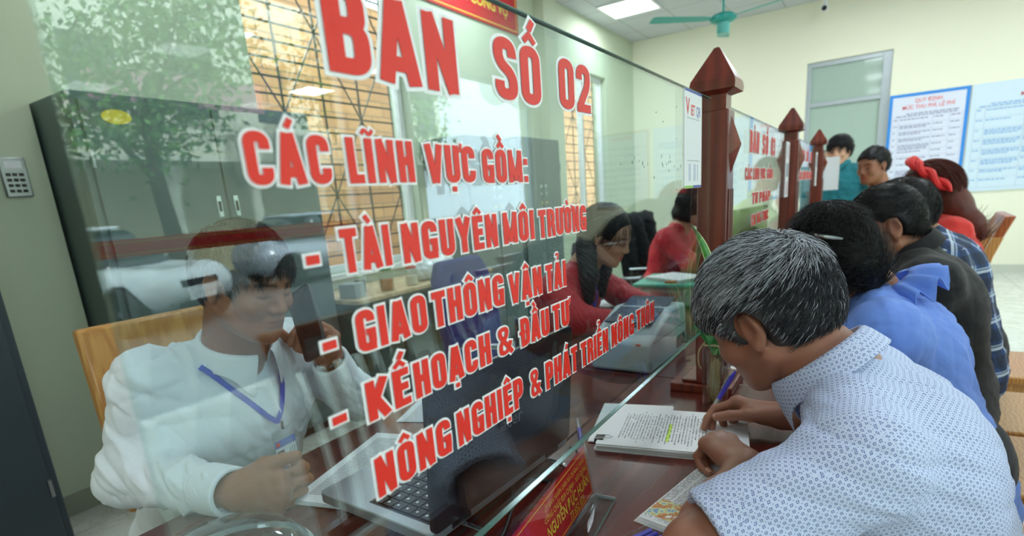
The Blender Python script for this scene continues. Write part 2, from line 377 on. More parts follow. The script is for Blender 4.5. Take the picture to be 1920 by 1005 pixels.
# ---------------------------------------------------------------- stroke lettering (heavy condensed capitals)
def rounded(pts, r, closed=False, n=7):
    P = [Vector((p[0], p[1])) for p in pts]; out = []; N = len(P)
    rng = range(N) if closed else range(1, N-1)
    if not closed: out.append(P[0])
    for i in rng:
        a, b, c = P[i-1], P[i], P[(i+1) % N]; u = (a-b); w = (c-b)
        rr = min(r, u.length*.5 if (closed or i-1 > 0) else u.length*.98, w.length*.5 if (closed or i+1 < N-1) else w.length*.98)
        p0 = b+u.normalized()*rr; p1 = b+w.normalized()*rr
        for k in range(n+1):
            t = k/n; out.append(p0*(1-t)**2*1 + b*2*t*(1-t) + p1*t*t if False else (p0*(1-t)+b*t)*(1-t)+(b*(1-t)+p1*t)*t)
    if not closed: out.append(P[-1])
    return out
def glyph(ch, t):
    """list of (points, closed) centre lines for stroke width t, plus advance width"""
    h = t/2; w = .47; T = 1-h
    def C(w): return [(w-h, .67), (w-h, T), (h, T), (h, h), (w-h, h), (w-h, .33)]
    R = w/2-h*.9+.03
    if ch in 'AM' or ch == 'A': pass
    if ch == 'A': w = .54; return [([(h*.9, 0), (w/2-.02, 1)], 0), ([(w-h*.9, 0), (w/2+.02, 1)], 0), ([(.17, .24), (w-.17, .24)], 0)], w
    if ch == 'B': return [([(h, 0), (h, 1)], 0), (rounded([(h, T), (w-h-.02, T), (w-h-.02, .53), (h, .53)], .14), 0), (rounded([(h, .53), (w-h, .53), (w-h, h), (h, h)], .15), 0)], w
    if ch == 'C': return [(rounded(C(w), .16), 0)], w
    if ch == 'D' or ch == 'Đ':
        g = [([(h, 0), (h, 1)], 0), (rounded([(h, T), (w-h, T), (w-h, h), (h, h)], .17), 0)]
        if ch == 'Đ': g.append(([(-.09, .5), (.24, .5)], 0, .6))
        return g, w
    if ch == 'E': w = .40; return [([(h, 0), (h, 1)], 0), ([(h, T), (w, T)], 0), ([(h, h), (w, h)], 0), ([(h, .52), (w-.03, .52)], 0)], w
    if ch == 'G': return [(rounded([(w-h, .70), (w-h, T), (h, T), (h, h), (w-h, h), (w-h, .46)], .16), 0), ([(w-.25, .46), (w, .46)], 0, .8), ([(w-h, 0), (w-h, .5)], 0, .8)], w
    if ch == 'H': return [([(h, 0), (h, 1)], 0), ([(w-h, 0), (w-h, 1)], 0), ([(h, .52), (w-h, .52)], 0)], w
    if ch == 'I': return [([(h, 0), (h, 1)], 0)], t
    if ch == 'K': w = .52; return [([(h, 0), (h, 1)], 0), ([(h+.02, .33), (w-h, 1)], 0), ([(h+.10, .50), (w-h*.9, 0)], 0)], w
    if ch == 'L': w = .38; return [([(h, 0), (h, 1)], 0), ([(h, h), (w, h)], 0)], w
    if ch == 'M': w = .64; return [([(h, 0), (h, 1)], 0), ([(w-h, 0), (w-h, 1)], 0), ([(h, 1), (w/2, .05)], 0, .72), ([(w-h, 1), (w/2, .05)], 0, .72)], w
    if ch == 'N': w = .50; return [([(h, 0), (h, 1)], 0, .92), ([(w-h, 0), (w-h, 1)], 0, .92), ([(h, 1), (w-h, 0)], 0, .9)], w
    if ch == 'O' or ch == '0': return [(rounded([(h, h), (w-h, h), (w-h, T), (h, T)], .17, True), 1)], w
    if ch == 'P': return [([(h, 0), (h, 1)], 0), (rounded([(h, T), (w-h, T), (w-h, .43), (h, .43)], .15), 0)], w
    if ch == 'R': return [([(h, 0), (h, 1)], 0), (rounded([(h, T), (w-h, T), (w-h, .49), (h, .49)], .15), 0), ([(w-h-.1, .50), (w-h, .38), (w-h+.02, 0)], 0)], w
    if ch == 'S': return [(rounded([(w-h, .70), (w-h, T), (h, T), (h, .60), (w-h, .42), (w-h, h), (h, h), (h, .30)], .15), 0)], w
    if ch == 'T': w = .44; return [([(w/2, 0), (w/2, 1)], 0), ([(0, T), (w, T)], 0)], w
    if ch in 'UƯ':
        g = [(rounded([(h, 1), (h, h), (w-h, h), (w-h, 1)], .17), 0)]
        return g, w
    if ch == 'V': w = .52; return [([(h*.8, 1), (w/2-.02, 0)], 0, .95), ([(w-h*.8, 1), (w/2+.02, 0)], 0, .95)], w
    if ch == 'Y': w = .52; return [([(h*.8, 1), (w/2, .42)], 0), ([(w-h*.8, 1), (w/2, .42)], 0), ([(w/2, 0), (w/2, .46)], 0)], w
    if ch == '2': return [(rounded([(h, .68), (h, T), (w-h, T), (w-h, .58), (h, .12), (h+.01, 0)], .14), 0), ([(0, h*.95), (w, h*.95)], 0, .95)], w
    if ch == '3': return [(rounded([(h, .72), (h, T), (w-h, T), (w-h, .53), (.18, .53)], .14), 0), (rounded([(.18, .53), (w-h, .53), (w-h, h), (h, h), (h, .28)], .14), 0)], w
    if ch == '&': w = .56; return [(rounded([(w-.02, .02), (.10, .70), (.10, T), (.36, T), (.36, .66), (h, .40), (h, h), (.36, h), (w-.07, .44)], .12), 0, .72)], w
    if ch == ':': return [([(h, 0), (h, .2)], 0), ([(h, .55), (h, .75)], 0)], t
    if ch == '-': return [([(0, .42), (.30, .42)], 0)], .30
    return [], .22
MARKS = {'À':'A`','Á':'A´','Ả':'A?','Ạ':'A.','Ầ':'A^`','Ậ':'A^.','Ê':'E^','Ế':'E^´','Ệ':'E^.','Ể':'E^?','Ĩ':'I~','Ô':'O^','Ố':'O^´','Ồ':'O^`','Ơ':'O,','Ờ':'O,`','Ư':'U,','Ự':'U,.','Â':'A^'}
def mark(m, cx, top, w):
    """diacritics, top = height already used"""
    s = .55
    if m == '^': return [([(cx-.13, top+.06), (cx, top+.19), (cx+.13, top+.06)], 0, s)], top+.17
    if m == '`': return [([(cx-.09, top+.25), (cx+.03, top+.08)], 0, .62)], top+.2
    if m == '´': return [([(cx+.10, top+.27), (cx+.0, top+.09)], 0, .62)], top+.2
    if m == '?': return [(rounded([(cx-.07, top+.25), (cx-.07, top+.32), (cx+.07, top+.32), (cx+.07, top+.2), (cx, top+.15), (cx, top+.08)], .05, n=3), 0, .4)], top+.2
    if m == '~': return [(rounded([(cx-.15, top+.08), (cx-.07, top+.2), (cx+.06, top+.06), (cx+.15, top+.19)], .07, n=4), 0, .42)], top
    if m == '.': return [([(cx, -.24), (cx, -.10)], 0, .75)], top
    if m == ',': return [(rounded([(w-.09, .82), (w+.06, .86), (w+.09, 1.06)], .06, n=4), 0, .42)], top
def strip(mb, pts, closed, t, ext, xf, z0, z1):
    P = [Vector((p[0], p[1])) for p in pts]
    Q = [P[0]]
    for p in P[1:]:
        if (p-Q[-1]).length > 1e-4: Q.append(p)
    if closed and (Q[0]-Q[-1]).length < 1e-4: Q.pop()
    P = Q; N = len(P)
    if not closed and ext:
        P[0] = P[0]+(P[0]-P[1]).normalized()*ext; P[-1] = P[-1]+(P[-1]-P[-2]).normalized()*ext
    Lf, Rt = [], []
    for i in range(N):
        a = P[i-1] if (closed or i > 0) else None; c = P[(i+1) % N] if (closed or i < N-1) else None
        d1 = (P[i]-a).normalized() if a is not None else None; d2 = (c-P[i]).normalized() if c is not None else None
        if d1 is None: d1 = d2
        if d2 is None: d2 = d1
        d = (d1+d2); d = d.normalized() if d.length > 1e-6 else d1; n = Vector((-d.y, d.x)); n1 = Vector((-d1.y, d1.x))
        k = min(1/max(n.dot(n1), .3), 1.9)
        Lf.append(P[i]+n*t/2*k); Rt.append(P[i]-n*t/2*k)
    zz = z1+(len(mb.f) % 97)*5e-6
    vs = [xf(p, zz+i*1.5e-6) for i, p in enumerate(Lf)]+[xf(p, zz+i*1.5e-6) for i, p in enumerate(Rt)]
    mb.add(vs, [(i, N+i, N+(i+1) % N, (i+1) % N) for i in range(N if closed else N-1)])
def lettering(parent, x, rows, t=.20, name_red='red_lettering', om=.054, omz=.075, vj=0):
    """rows: (text, z_base, cap_height, y0, y1). letters lie on the pane x = x, reading along +y"""
    for (txt, zb, H, y0, y1) in rows:
        # layout
        items = []; cur = 0
        for ch in txt:
            if ch == ' ': cur += .24; continue
            mk = ''; b = ch
            if ch in MARKS: b = MARKS[ch][0]; mk = MARKS[ch][1:]
            g, w = glyph(b, t); it = [(q if len(q) > 2 else (*q, 1.0)) for q in g]; top = 1.0
            for m_ in mk:
                e, top = mark(m_, w/2, top, w); it += [(q if len(q) > 2 else (*q, 1.0)) for q in e]
            items.append((cur, it)); cur += w+.085
        L = cur-.085; y0 += .002; y1 -= .002; sx = (y1-y0)/L
        red, wh = MB(), MB()
        for (ox, it) in items:
            for (pts, cl, s) in it:
                # outline keeps an even margin in metres
                def xf(p, z, ox=ox): return (x+z, y0+(ox+p[0])*sx, zb+p[1]*H)
                strip(red, pts, cl, t*s, 0, xf, 0, .0016)
                strip(wh, pts, cl, t*s+2*om, om, xf, 0, .0006)
        wh.build('white_outline', M['wvinyl'], parent); red.build(name_red, M['red'], parent)

# ---------------------------------------------------------------- counter desks
DZ = .77
DESK = [(-.9, 0.04), (.04, 1.437), (1.437, 2.84), (2.84, 4.25), (4.25, 5.4)]
def desk(y0, y1, lab):
    r = empty('service_desk', (0, (y0+y1)/2, 0), label=lab, cat='desk', group=None); L = (y1-y0)/2-.0015
    bx('desk_top', M['deskwood'], r, (-.70, .27, -L, L, DZ-.03, DZ), bevel=.003)
    bx('front_panel', M['deskwood'], r, (.0, .025, -L+.03, L-.03, .02, DZ-.03)); 
    for s in (-1, 1): bx('side_panel', M['deskwood'], r, (-.66, .0, s*(L-.03) if s < 0 else L-.03-.025, (-L+.03+.025) if s < 0 else L-.03, 0, DZ-.03))
    MB().box(-.205, -.200, -L, L, DZ-.0002, DZ+.0008).build('seam', M['gap'], r)
    return r
labs = ['nearest red-brown counter desk, mostly below the frame', 'polished red-brown counter desk with the laptop and the name plate on it', 'polished red-brown counter desk behind the first wooden post, with the printer beside it',
        'red-brown counter desk past the second wooden post', 'farthest red-brown counter desk behind the third wooden post']
for (a, b), l in zip(DESK, labs): desk(a, b, l)

# posts
def diamond(mb, c, n, hw, hh, d):
    n = Vector(n); c = Vector(c); s = n.cross(Vector((0,0,1))).normalized()
    b = [c+s*hw*a+Vector((0,0,1))*hh*q for a, q in ((0,-1),(1,-.35),(1,.35),(0,1),(-1,.35),(-1,-.35))]
    mb.add([*b, c+n*d], [(i, (i+1) % 6, 6) for i in range(6)])
def post(y, lab):
    r = empty('counter_post', (0, y, DZ), label=lab, cat='post'); w = .033
    def shaft(b):
        b.box(-w, w, -w, w, .022, .66)
    part('shaft', M['postwood'], r, shaft, bevel=.003)
    def flu(b):
        for k in (-1, 0, 1):
            b.box(w-.001, w+.0035, k*.019-.0035, k*.019+.0035, .07, .49)
            b.box(-w-.0035, -w+.001, k*.019-.0035, k*.019+.0035, .07, .49)
    part('fluting', M['postwood'], r, flu, bevel=.0015)
    for q in (1, -1): part('ornament', M['postwood'], r, lambda b: diamond(b, (q*w, 0, .585), (q,0,0), .028, .062, .022))
    def cap(b):
        pr = [(.026, .66), (.026, .692), (.047, .70), (.048, .712), (.046, .722), (.006, .79), (.0, .793)]
        for i in range(len(pr)-1):
            (a, z0), (c, z1) = pr[i], pr[i+1]
            b.add([(-a,-a,z0),(a,-a,z0),(a,a,z0),(-a,a,z0),(-c,-c,z1),(c,-c,z1),(c,c,z1),(-c,c,z1)], [(0,1,5,4),(1,2,6,5),(2,3,7,6),(3,0,4,7)])
    part('cap', M['postwood'], r, cap)
    part('foot', M['postwood'], r, lambda b: (b.box(-.095, .055, -.045, .11, 0, .022), b.box(-.07, .045, -.03, .09, .0221, .030)), bevel=.003)
    return r
POSTS = [1.385, 2.775, 4.19]
for y, l in zip(POSTS, ['tallest-looking carved red-brown wooden post at the end of the big lettered glass', 'second carved wooden post, above the dark-haired woman in blue', 'third and farthest carved wooden post, beside the sheet of paper']): post(y, l)

# glass panes
GT, GB, TH = 1.452, .945, .007
def pane(y0, y1, lab):
    r = empty('glass_partition', (0, y0, GB), label=lab, cat='glass partition'); L = y1-y0; H = GT-GB
    bx('pane', M['glass'], r, (-TH, 0, 0, L, 0, H))
    e = .0012
    MB().box(-TH, 0, 0, L, H, H+e).box(-TH, 0, 0, L, -e, 0).build('polished_edge', M['glassedge'], r)
    return r
g1 = pane(.121, 1.334, 'big glass screen with red BÀN SỐ 02 lettering in front of the officer')
g2 = pane(1.41, 2.727, 'second glass screen with red lettering, between the first and second posts')
g3 = pane(2.803, 4.142, 'third glass screen with red lettering, between the second and third posts')
g4 = pane(4.218, 5.3, 'farthest glass screen, behind the third post')
def off(rows, y0): return [(t, z-GB, H, a-y0, b-y0) for (t, z, H, a, b) in rows]
R = [('BÀN', 1.362, .058, .276, .421), ('SỐ', 1.366, .056, .476, .568), ('02', 1.369, .054, .608, .696),
     ('CÁC', 1.290, .031, .203, .269), ('LĨNH', 1.290, .031, .280, .352), ('VỰC', 1.289, .031, .363, .435), ('GỒM:', 1.288, .031, .443, .529),
     ('-', 1.229, .031, .233, .248), ('TÀI', 1.229, .031, .263, .315), ('NGUYÊN', 1.228, .031, .324, .463), ('MÔI', 1.228, .031, .470, .535), ('TRƯỜNG', 1.227, .031, .542, .669),
     ('-', 1.170, .031, .235, .251), ('GIAO', 1.170, .031, .266, .347), ('THÔNG', 1.169, .031, .351, .466), ('VẬN', 1.166, .031, .473, .545), ('TẢI', 1.165, .031, .551, .605),
     ('-', 1.116, .031, .233, .250), ('KẾ', 1.116, .031, .266, .317), ('HOẠCH', 1.116, .031, .319, .434), ('&', 1.116, .031, .444, .475), ('ĐẦU', 1.116, .031, .489, .556), ('TƯ', 1.116, .031, .562, .608),
     ('NÔNG', 1.053, .033, .264, .361), ('NGHIỆP', 1.052, .033, .367, .488), ('&', 1.052, .033, .501, .528), ('PHÁT', 1.051, .033, .537, .625), ('TRIỂN', 1.050, .033, .633, .727), ('NÔNG', 1.050, .033, .737, .833), ('THÔN', 1.050, .033, .843, .934)]
lettering(g1, 0, off(R[:3], .121), t=.185, om=.050); lettering(g1, 0, off(R[3:], .121))
mb = MB(); q_ = random.Random(12)
for k in range(46):
    y, z = q_.choice([(.80+q_.random()*.35, .33+q_.random()*.14), (.95+q_.random()*.25, .30+q_.random()*.18), (.62+q_.random()*.3, .36+q_.random()*.02)]); a, b = q_.uniform(.0006, .0016), q_.uniform(.0006, .004); 
    mb.add([(.0004, y-a, z-b), (.0004, y+a, z-b*.6), (.0004, y+a*.7, z+b), (.0004, y-a*.5, z+b*.8)], [(0, 1, 2, 3)])
o_ = mb.build('paint_flecks', M['gap'], g1); o_['kind'] = 'stuff'
# ---------------------------------------------------------------- smooth implicit surfaces -> one continuous mesh
def A(v): return np.array(v, dtype=np.float64)
def nrm(v): v = A(v); return v/np.linalg.norm(v)
def cap(a, b, ra, rb=None, k=.02, op='u', n=None, s=1.0): return dict(t='c', a=A(a), b=A(b), ra=ra, rb=ra if rb is None else rb, k=k, op=op, n=None if n is None else nrm(n), s=s)
def ell(c, r, R=None, k=.02, op='u'): return dict(t='e', c=A(c), r=A(r), R=np.eye(3) if R is None else A(R), k=k, op=op)
def pln(p, n, k=.004, op='i'): return dict(t='p', p=A(p), n=nrm(n), k=k, op=op)      # keeps the side the normal points away from
def grp(items, k=.01, op='u'): return dict(t='g', items=items, k=k, op=op)
def ev(q, P):
    t = q['t']
    if t == 'c':
        ab = q['b']-q['a']; L2 = max(ab@ab, 1e-12); X = P-q['a']; h = np.clip((X@ab)/L2, 0, 1)
        D = X-h[:, None]*ab
        if q['n'] is not None and q['s'] != 1.0:
            dn = D@q['n']; D = D+(dn*(1/q['s']-1))[:, None]*q['n']
            l = np.sqrt((D*D).sum(1)); r = q['ra']+(q['rb']-q['ra'])*h
            return (l-r)*(q['s'] if q['s'] < 1 else 1.0) if q['s'] < 1 else (l-r)
        return np.sqrt((D*D).sum(1))-(q['ra']+(q['rb']-q['ra'])*h)
    if t == 'e':
        X = (P-q['c'])@q['R']; k0 = np.sqrt(((X/q['r'])**2).sum(1)); k1 = np.sqrt(((X/q['r']**2)**2).sum(1))+1e-9
        return k0*(k0-1)/k1
    if t == 'p': return (P-q['p'])@q['n']
    if t == 'g': return evs(q['items'], P)
def comb(d, e, k, op):
    if op == 'u':
        h = np.maximum(k-np.abs(d-e), 0)/k; return np.minimum(d, e)-h*h*k*.25
    if op == 's': e = -e
    h = np.maximum(k-np.abs(d-e), 0)/k; return np.maximum(d, e)+h*h*k*.25
def evs(items, P):
    d = None
    for q in items:
        e = ev(q, P); d = e if d is None else comb(d, e, q['k'], q['op'])
    return d
def bnd(items):
    lo = np.full(3, 1e9); hi = -lo
    for q in items:
        if q['op'] != 'u': continue
        if q['t'] == 'c':
            r = max(q['ra'], q['rb'])*max(1, q['s']); a = np.minimum(q['a'], q['b'])-r; b = np.maximum(q['a'], q['b'])+r
        elif q['t'] == 'e': r = q['r'].max(); a = q['c']-r; b = q['c']+r
        elif q['t'] == 'g': a, b = bnd(q['items'])
        else: continue
        lo = np.minimum(lo, a); hi = np.maximum(hi, b)
    return lo, hi
def sdf_mesh(items, h, clip=None):
    lo, hi = bnd(items); lo = lo-3*h; hi = hi+3*h
    if clip is not None: lo = np.maximum(lo, clip[0]); hi = np.minimum(hi, clip[1])
    B = 10; nb = np.ceil((hi-lo)/h/B).astype(int)+0; nb = np.maximum(nb, 1); n = nb*B+1
    D = np.full(n, 1.0, dtype=np.float32)
    bi = np.stack(np.meshgrid(*[np.arange(k) for k in nb], indexing='ij'), -1).reshape(-1, 3)
    ctr = lo+(bi+.5)*B*h; rad = B*h*.5*math.sqrt(3)
    ds = [ev(q, ctr) for q in items]
    dm = None
    for q, e in zip(items, ds): dm = e if dm is None else comb(dm, e, q['k'], q['op'])
    umin = None
    act = np.where(np.abs(dm) < rad*1.8+.02)[0]; D_in = np.where(dm < -(rad*1.8+.02))[0]
    for i in D_in:
        a = bi[i]*B; D[a[0]:a[0]+B+1, a[1]:a[1]+B+1, a[2]:a[2]+B+1] = -1
    g = np.stack(np.meshgrid(*[np.arange(B+1)]*3, indexing='ij'), -1).reshape(-1, 3)*h
    for i in act:
        P = lo+bi[i]*B*h+g; d = None; run = None
        mn = min(ds[j][i] for j, q in enumerate(items) if q['op'] == 'u')
        for j, q in enumerate(items):
            if q['op'] == 'u' and q['t'] != 'g' and ds[j][i] > mn+2.2*rad+q['k'] and d is not None: continue
            if q['op'] == 's' and ds[j][i] > rad*1.8+q['k']+.01: continue
            e = ev(q, P); d = e if d is None else comb(d, e, q['k'], q['op'])
        a = bi[i]*B; D[a[0]:a[0]+B+1, a[1]:a[1]+B+1, a[2]:a[2]+B+1] = d.reshape(B+1, B+1, B+1)
    # surface nets
    I = D < 0
    c = np.zeros(np.array(n)-1, dtype=np.int8)
    for dx in (0, 1):
        for dy in (0, 1):
            for dz in (0, 1): c += I[dx:n[0]-1+dx, dy:n[1]-1+dy, dz:n[2]-1+dz]
    idx = np.argwhere((c > 0) & (c < 8)); vid = np.full(c.shape, -1, dtype=np.int64); vid[idx[:, 0], idx[:, 1], idx[:, 2]] = np.arange(len(idx))
    acc = np.zeros((len(idx), 3)); cnt = np.zeros(len(idx))
    cor = [(0,0,0),(1,0,0),(0,1,0),(1,1,0),(0,0,1),(1,0,1),(0,1,1),(1,1,1)]
    vals = [D[idx[:, 0]+a, idx[:, 1]+b, idx[:, 2]+cc].astype(np.float64) for a, b, cc in cor]
    for u in range(8):
        for w in range(u+1, 8):
            if sum(abs(x-y) for x, y in zip(cor[u], cor[w])) != 1: continue
            du, dw = vals[u], vals[w]; m = (du < 0) != (dw < 0); t = np.where(m, du/(du-dw+1e-20), 0)
            p = A(cor[u])+t[:, None]*(A(cor[w])-A(cor[u])); acc += np.where(m[:, None], p, 0); cnt += m
    verts = lo+(idx+acc/cnt[:, None])*h
    quads = []
    for ax in range(3):
        s0 = [slice(None)]*3; s1 = [slice(None)]*3; s0[ax] = slice(0, -1); s1[ax] = slice(1, None)
        a = I[tuple(s0)]; b = I[tuple(s1)]; e = np.argwhere(a != b); u, w = [(1, 2), (2, 0), (0, 1)][ax]
        ok = (e[:, u] > 0) & (e[:, w] > 0) & (e[:, u] < n[u]-1) & (e[:, w] < n[w]-1); e = e[ok]
        q = []
        for du, dw in ((-1, -1), (0, -1), (0, 0), (-1, 0)):
            f = e.copy(); f[:, u] += du; f[:, w] += dw; q.append(vid[f[:, 0], f[:, 1], f[:, 2]])
        q = np.stack(q, 1); fl = a[e[:, 0], e[:, 1], e[:, 2]]; q[~fl] = q[~fl][:, ::-1]; quads.append(q)
    return verts, np.concatenate(quads)
def np_mesh(name, v, f, uv=None):
    me = bpy.data.meshes.new(name); nv, nf = len(v), len(f); k = f.shape[1]
    me.vertices.add(nv); me.vertices.foreach_set('co', np.ascontiguousarray(v, dtype=np.float32).ravel())
    me.loops.add(nf*k); me.loops.foreach_set('vertex_index', f.astype(np.int32).ravel())
    me.polygons.add(nf); me.polygons.foreach_set('loop_start', (np.arange(nf)*k).astype(np.int32))
    me.polygons.foreach_set('use_smooth', np.ones(nf, dtype=bool)); me.update(calc_edges=True); me.validate()
    return me
def vnormals(v, f):
    a, b, c, d = v[f[:, 0]], v[f[:, 1]], v[f[:, 2]], v[f[:, 3]]; n = np.cross(c-a, d-b); N = np.zeros_like(v)
    for i in range(4): np.add.at(N, f[:, i], n)
    return N/(np.linalg.norm(N, axis=1)[:, None]+1e-12)
def smoothv(v, f, it=1, lam=.5):
    e = np.concatenate([f[:, [0, 1]], f[:, [1, 2]], f[:, [2, 3]], f[:, [3, 0]]]); e = np.concatenate([e, e[:, ::-1]])
    for _ in range(it):
        s = np.zeros_like(v); c = np.zeros(len(v)); np.add.at(s, e[:, 0], v[e[:, 1]]); np.add.at(c, e[:, 0], 1)
        v = v+lam*(s/c[:, None]-v)
    return v
def tint(me, col):
    a = me.color_attributes.new('tint', 'FLOAT_COLOR', 'POINT'); c = np.ones((len(me.vertices), 4), dtype=np.float32); c[:, :3] = col
    a.data.foreach_set('color', c.ravel())
def blob(name, items, h, m, parent, fold=None, paint=None, clip=None, sm=1, loc=None):
    """implicit body -> object (child of parent, in world coordinates minus the parent's place)"""
    v, f = sdf_mesh(items, h, clip); v = smoothv(v, f, sm, .5) if sm else v
    if fold is not None: v = v+vnormals(v, f)*fold(v)[:, None]
    o_ = A(parent.location) if parent is not None else A((0, 0, 0)); vl = v-o_
    if parent is not None and abs(parent.rotation_euler.z) > 1e-9:
        c_, s_ = math.cos(parent.rotation_euler.z), math.sin(parent.rotation_euler.z); vl = np.stack([vl[:, 0]*c_+vl[:, 1]*s_, -vl[:, 0]*s_+vl[:, 1]*c_, vl[:, 2]], 1)
    me = np_mesh(name, vl, f)
    if paint is not None: tint(me, paint(v))
    return link(name, me, m, parent)
def folds(amp, freq, seed=0, dirs=None):
    r = np.random.RandomState(seed)
    W = [(nrm(r.normal(size=3)) if dirs is None else nrm(A(dirs[i % len(dirs)])+r.normal(size=3)*.35), r.uniform(.6, 1.6)*freq, r.uniform(0, 6.28)) for i in range(7)]
    def fn(v):
        w = np.stack([np.sin(v@A((9, 5, -7))+seed), np.sin(v@A((-6, 11, 5))+1), np.sin(v@A((4, -7, 9))+2)], 1)*.02
        d = np.zeros(len(v))
        for i, (n, fq, ph) in enumerate(W):
            s = np.sin((v+w*(1+.3*i))@n*fq+ph); d += (1-np.abs(s))**2*(1 if i % 2 else -1)
        mod = .5+.5*np.sin(v@A((7, -8, 6))+seed*2)
        return amp*d/2.2*(.4+.6*mod)
    return fn
def strands(name, roots, normals, dirfn, n, length, width, m, parent, seg=5, lift=.25, stick=.004, jit=.25, center=None, seed=3, col=None, droop=0, avoid=None):
    """thin hair strands grown from a surface, combed along dirfn(p)"""
    r = np.random.RandomState(seed)
    if avoid is not None: kk = avoid(roots); roots, normals = roots[kk], normals[kk]
    i = r.randint(0, len(roots), n); P = roots[i]+r.normal(size=(n, 3))*.0012; N = normals[i]
    L = length*(.65+.5*r.rand(n)) if not callable(length) else length(P)*(.7+.45*r.rand(n))
    D = dirfn(P)+r.normal(size=(n, 3))*jit; D -= N*(D*N).sum(1)[:, None]; D /= np.linalg.norm(D, axis=1)[:, None]+1e-9
    pts = [P-N*.001]; cur = P.copy(); J = r.normal(size=(n, 3))*.18; lf = lift*(.4+r.rand(n))
    C0 = center
    for k in range(seg):
        t = k/(seg-1) if seg > 1 else 0
        Dk = dirfn(cur)+J; Nn = cur-C0; Nn /= np.linalg.norm(Nn, axis=1)[:, None]
        Dk -= Nn*(Dk*Nn).sum(1)[:, None]; Dk /= np.linalg.norm(Dk, axis=1)[:, None]+1e-9
        Dk = Dk+Nn*(lf*(1-t*1.6))[:, None]+A((0, 0, -droop*t)); Dk /= np.linalg.norm(Dk, axis=1)[:, None]
        cur = cur+Dk*(L/seg)[:, None]
        pts.append(cur.copy())
    S_ = seg+1; W_ = np.array([width*(1-(k/seg)**2*.85) for k in range(S_)])
    vs = []; up = r.normal(size=(n, 3))
    for k in range(S_):
        d = pts[min(k+1, seg)]-pts[max(k-1, 0)]; a = np.cross(d, up); a /= np.linalg.norm(a, axis=1)[:, None]+1e-9; b = np.cross(d, a); b /= np.linalg.norm(b, axis=1)[:, None]+1e-9
        for q in range(3):
            an = q*2*math.pi/3; vs.append(pts[k]+(a*math.cos(an)+b*math.sin(an))*W_[k])
    v = np.stack(vs, 1).reshape(-1, 3)       # n, S*3
    base = (np.arange(n)*S_*3)[:, None]; fs = []
    for k in range(S_-1):
        for q in range(3): fs.append(base+A([k*3+q, k*3+(q+1) % 3, (k+1)*3+(q+1) % 3, (k+1)*3+q]).astype(int))
    f = np.concatenate(fs); me = np_mesh(name, v-A(parent.location), f)
    if col is not None: tint(me, np.repeat(col(P, r), S_*3, axis=0))
    return link(name, me, m, parent)

# ---------------------------------------------------------------- skin, hair and cloth materials
def skin(name, c, rough=.45):
    t = NT(name); v = t.coord(); n = t.noise(v, 18, 5, .6); n2 = t.noise(v, 90, 4, .7)
    a = lin(c); col = t.mix(n, tuple(x*.82 for x in a), (min(1, a[0]*1.12), a[1]*1.02, a[2]*.98))
    at = t.new('ShaderNodeVertexColor', layer_name='tint'); col = t.mix(1.0, col, at.outputs[0], 'MULTIPLY')
    t.set(col=col, rough=rough, sss=.06); t.b.inputs['Subsurface Radius'].default_value = (.01, .004, .002)
    t.bump(n2, .25, .0008); return t.m
def hairmat(name, c, rough=.4):
    t = NT(name); at = t.new('ShaderNodeVertexColor', layer_name='tint'); v = t.coord(); n = t.noise(v, 60, 3)
    a = lin(c); col = t.mix(1.0, t.mix(n, tuple(x*.6 for x in a), tuple(min(1, x*1.4) for x in a)), at.outputs[0], 'MULTIPLY')
    t.set(col=col, rough=rough, spec=.35); t.bump(t.noise(t.coord(scale=(1, 1, 1)), 220, 3), .4, .001); return t.m
def cloth(name, c, rough=.85, weave=900, b=.12, var=.05, wr=.25):
    t = NT(name); v = t.coord(); n = t.noise(v, 7, 4, .6); a = lin(c)
    t.set(col=t.mix(n, tuple(x*(1-var) for x in a), tuple(min(1, x*(1+var)) for x in a)), rough=rough, sheen=.1)
    h = t.math('ADD', t.math('MULTIPLY', t.noise(v, 14, 3, .5, .6), wr*8), t.math('MULTIPLY', t.noise(v, weave, 1), b)); t.bump(h, .5, .004); return t.m
M['skin_old'] = skin('tanned_skin', 'a3705a'); M['skin_mid'] = skin('light_brown_skin', 'b07f64'); M['skin_dark'] = skin('brown_skin', 'a06b50')
M['skin_fair'] = skin('fair_skin', 'd3a488')
M['hair_black'] = hairmat('black_hair', '0c0b0e', .45); M['hair_grey'] = hairmat('salt_and_pepper_hair', 'c4c8ce', .5); M['hair_auburn'] = hairmat('auburn_hair', '5c2a20', .45)

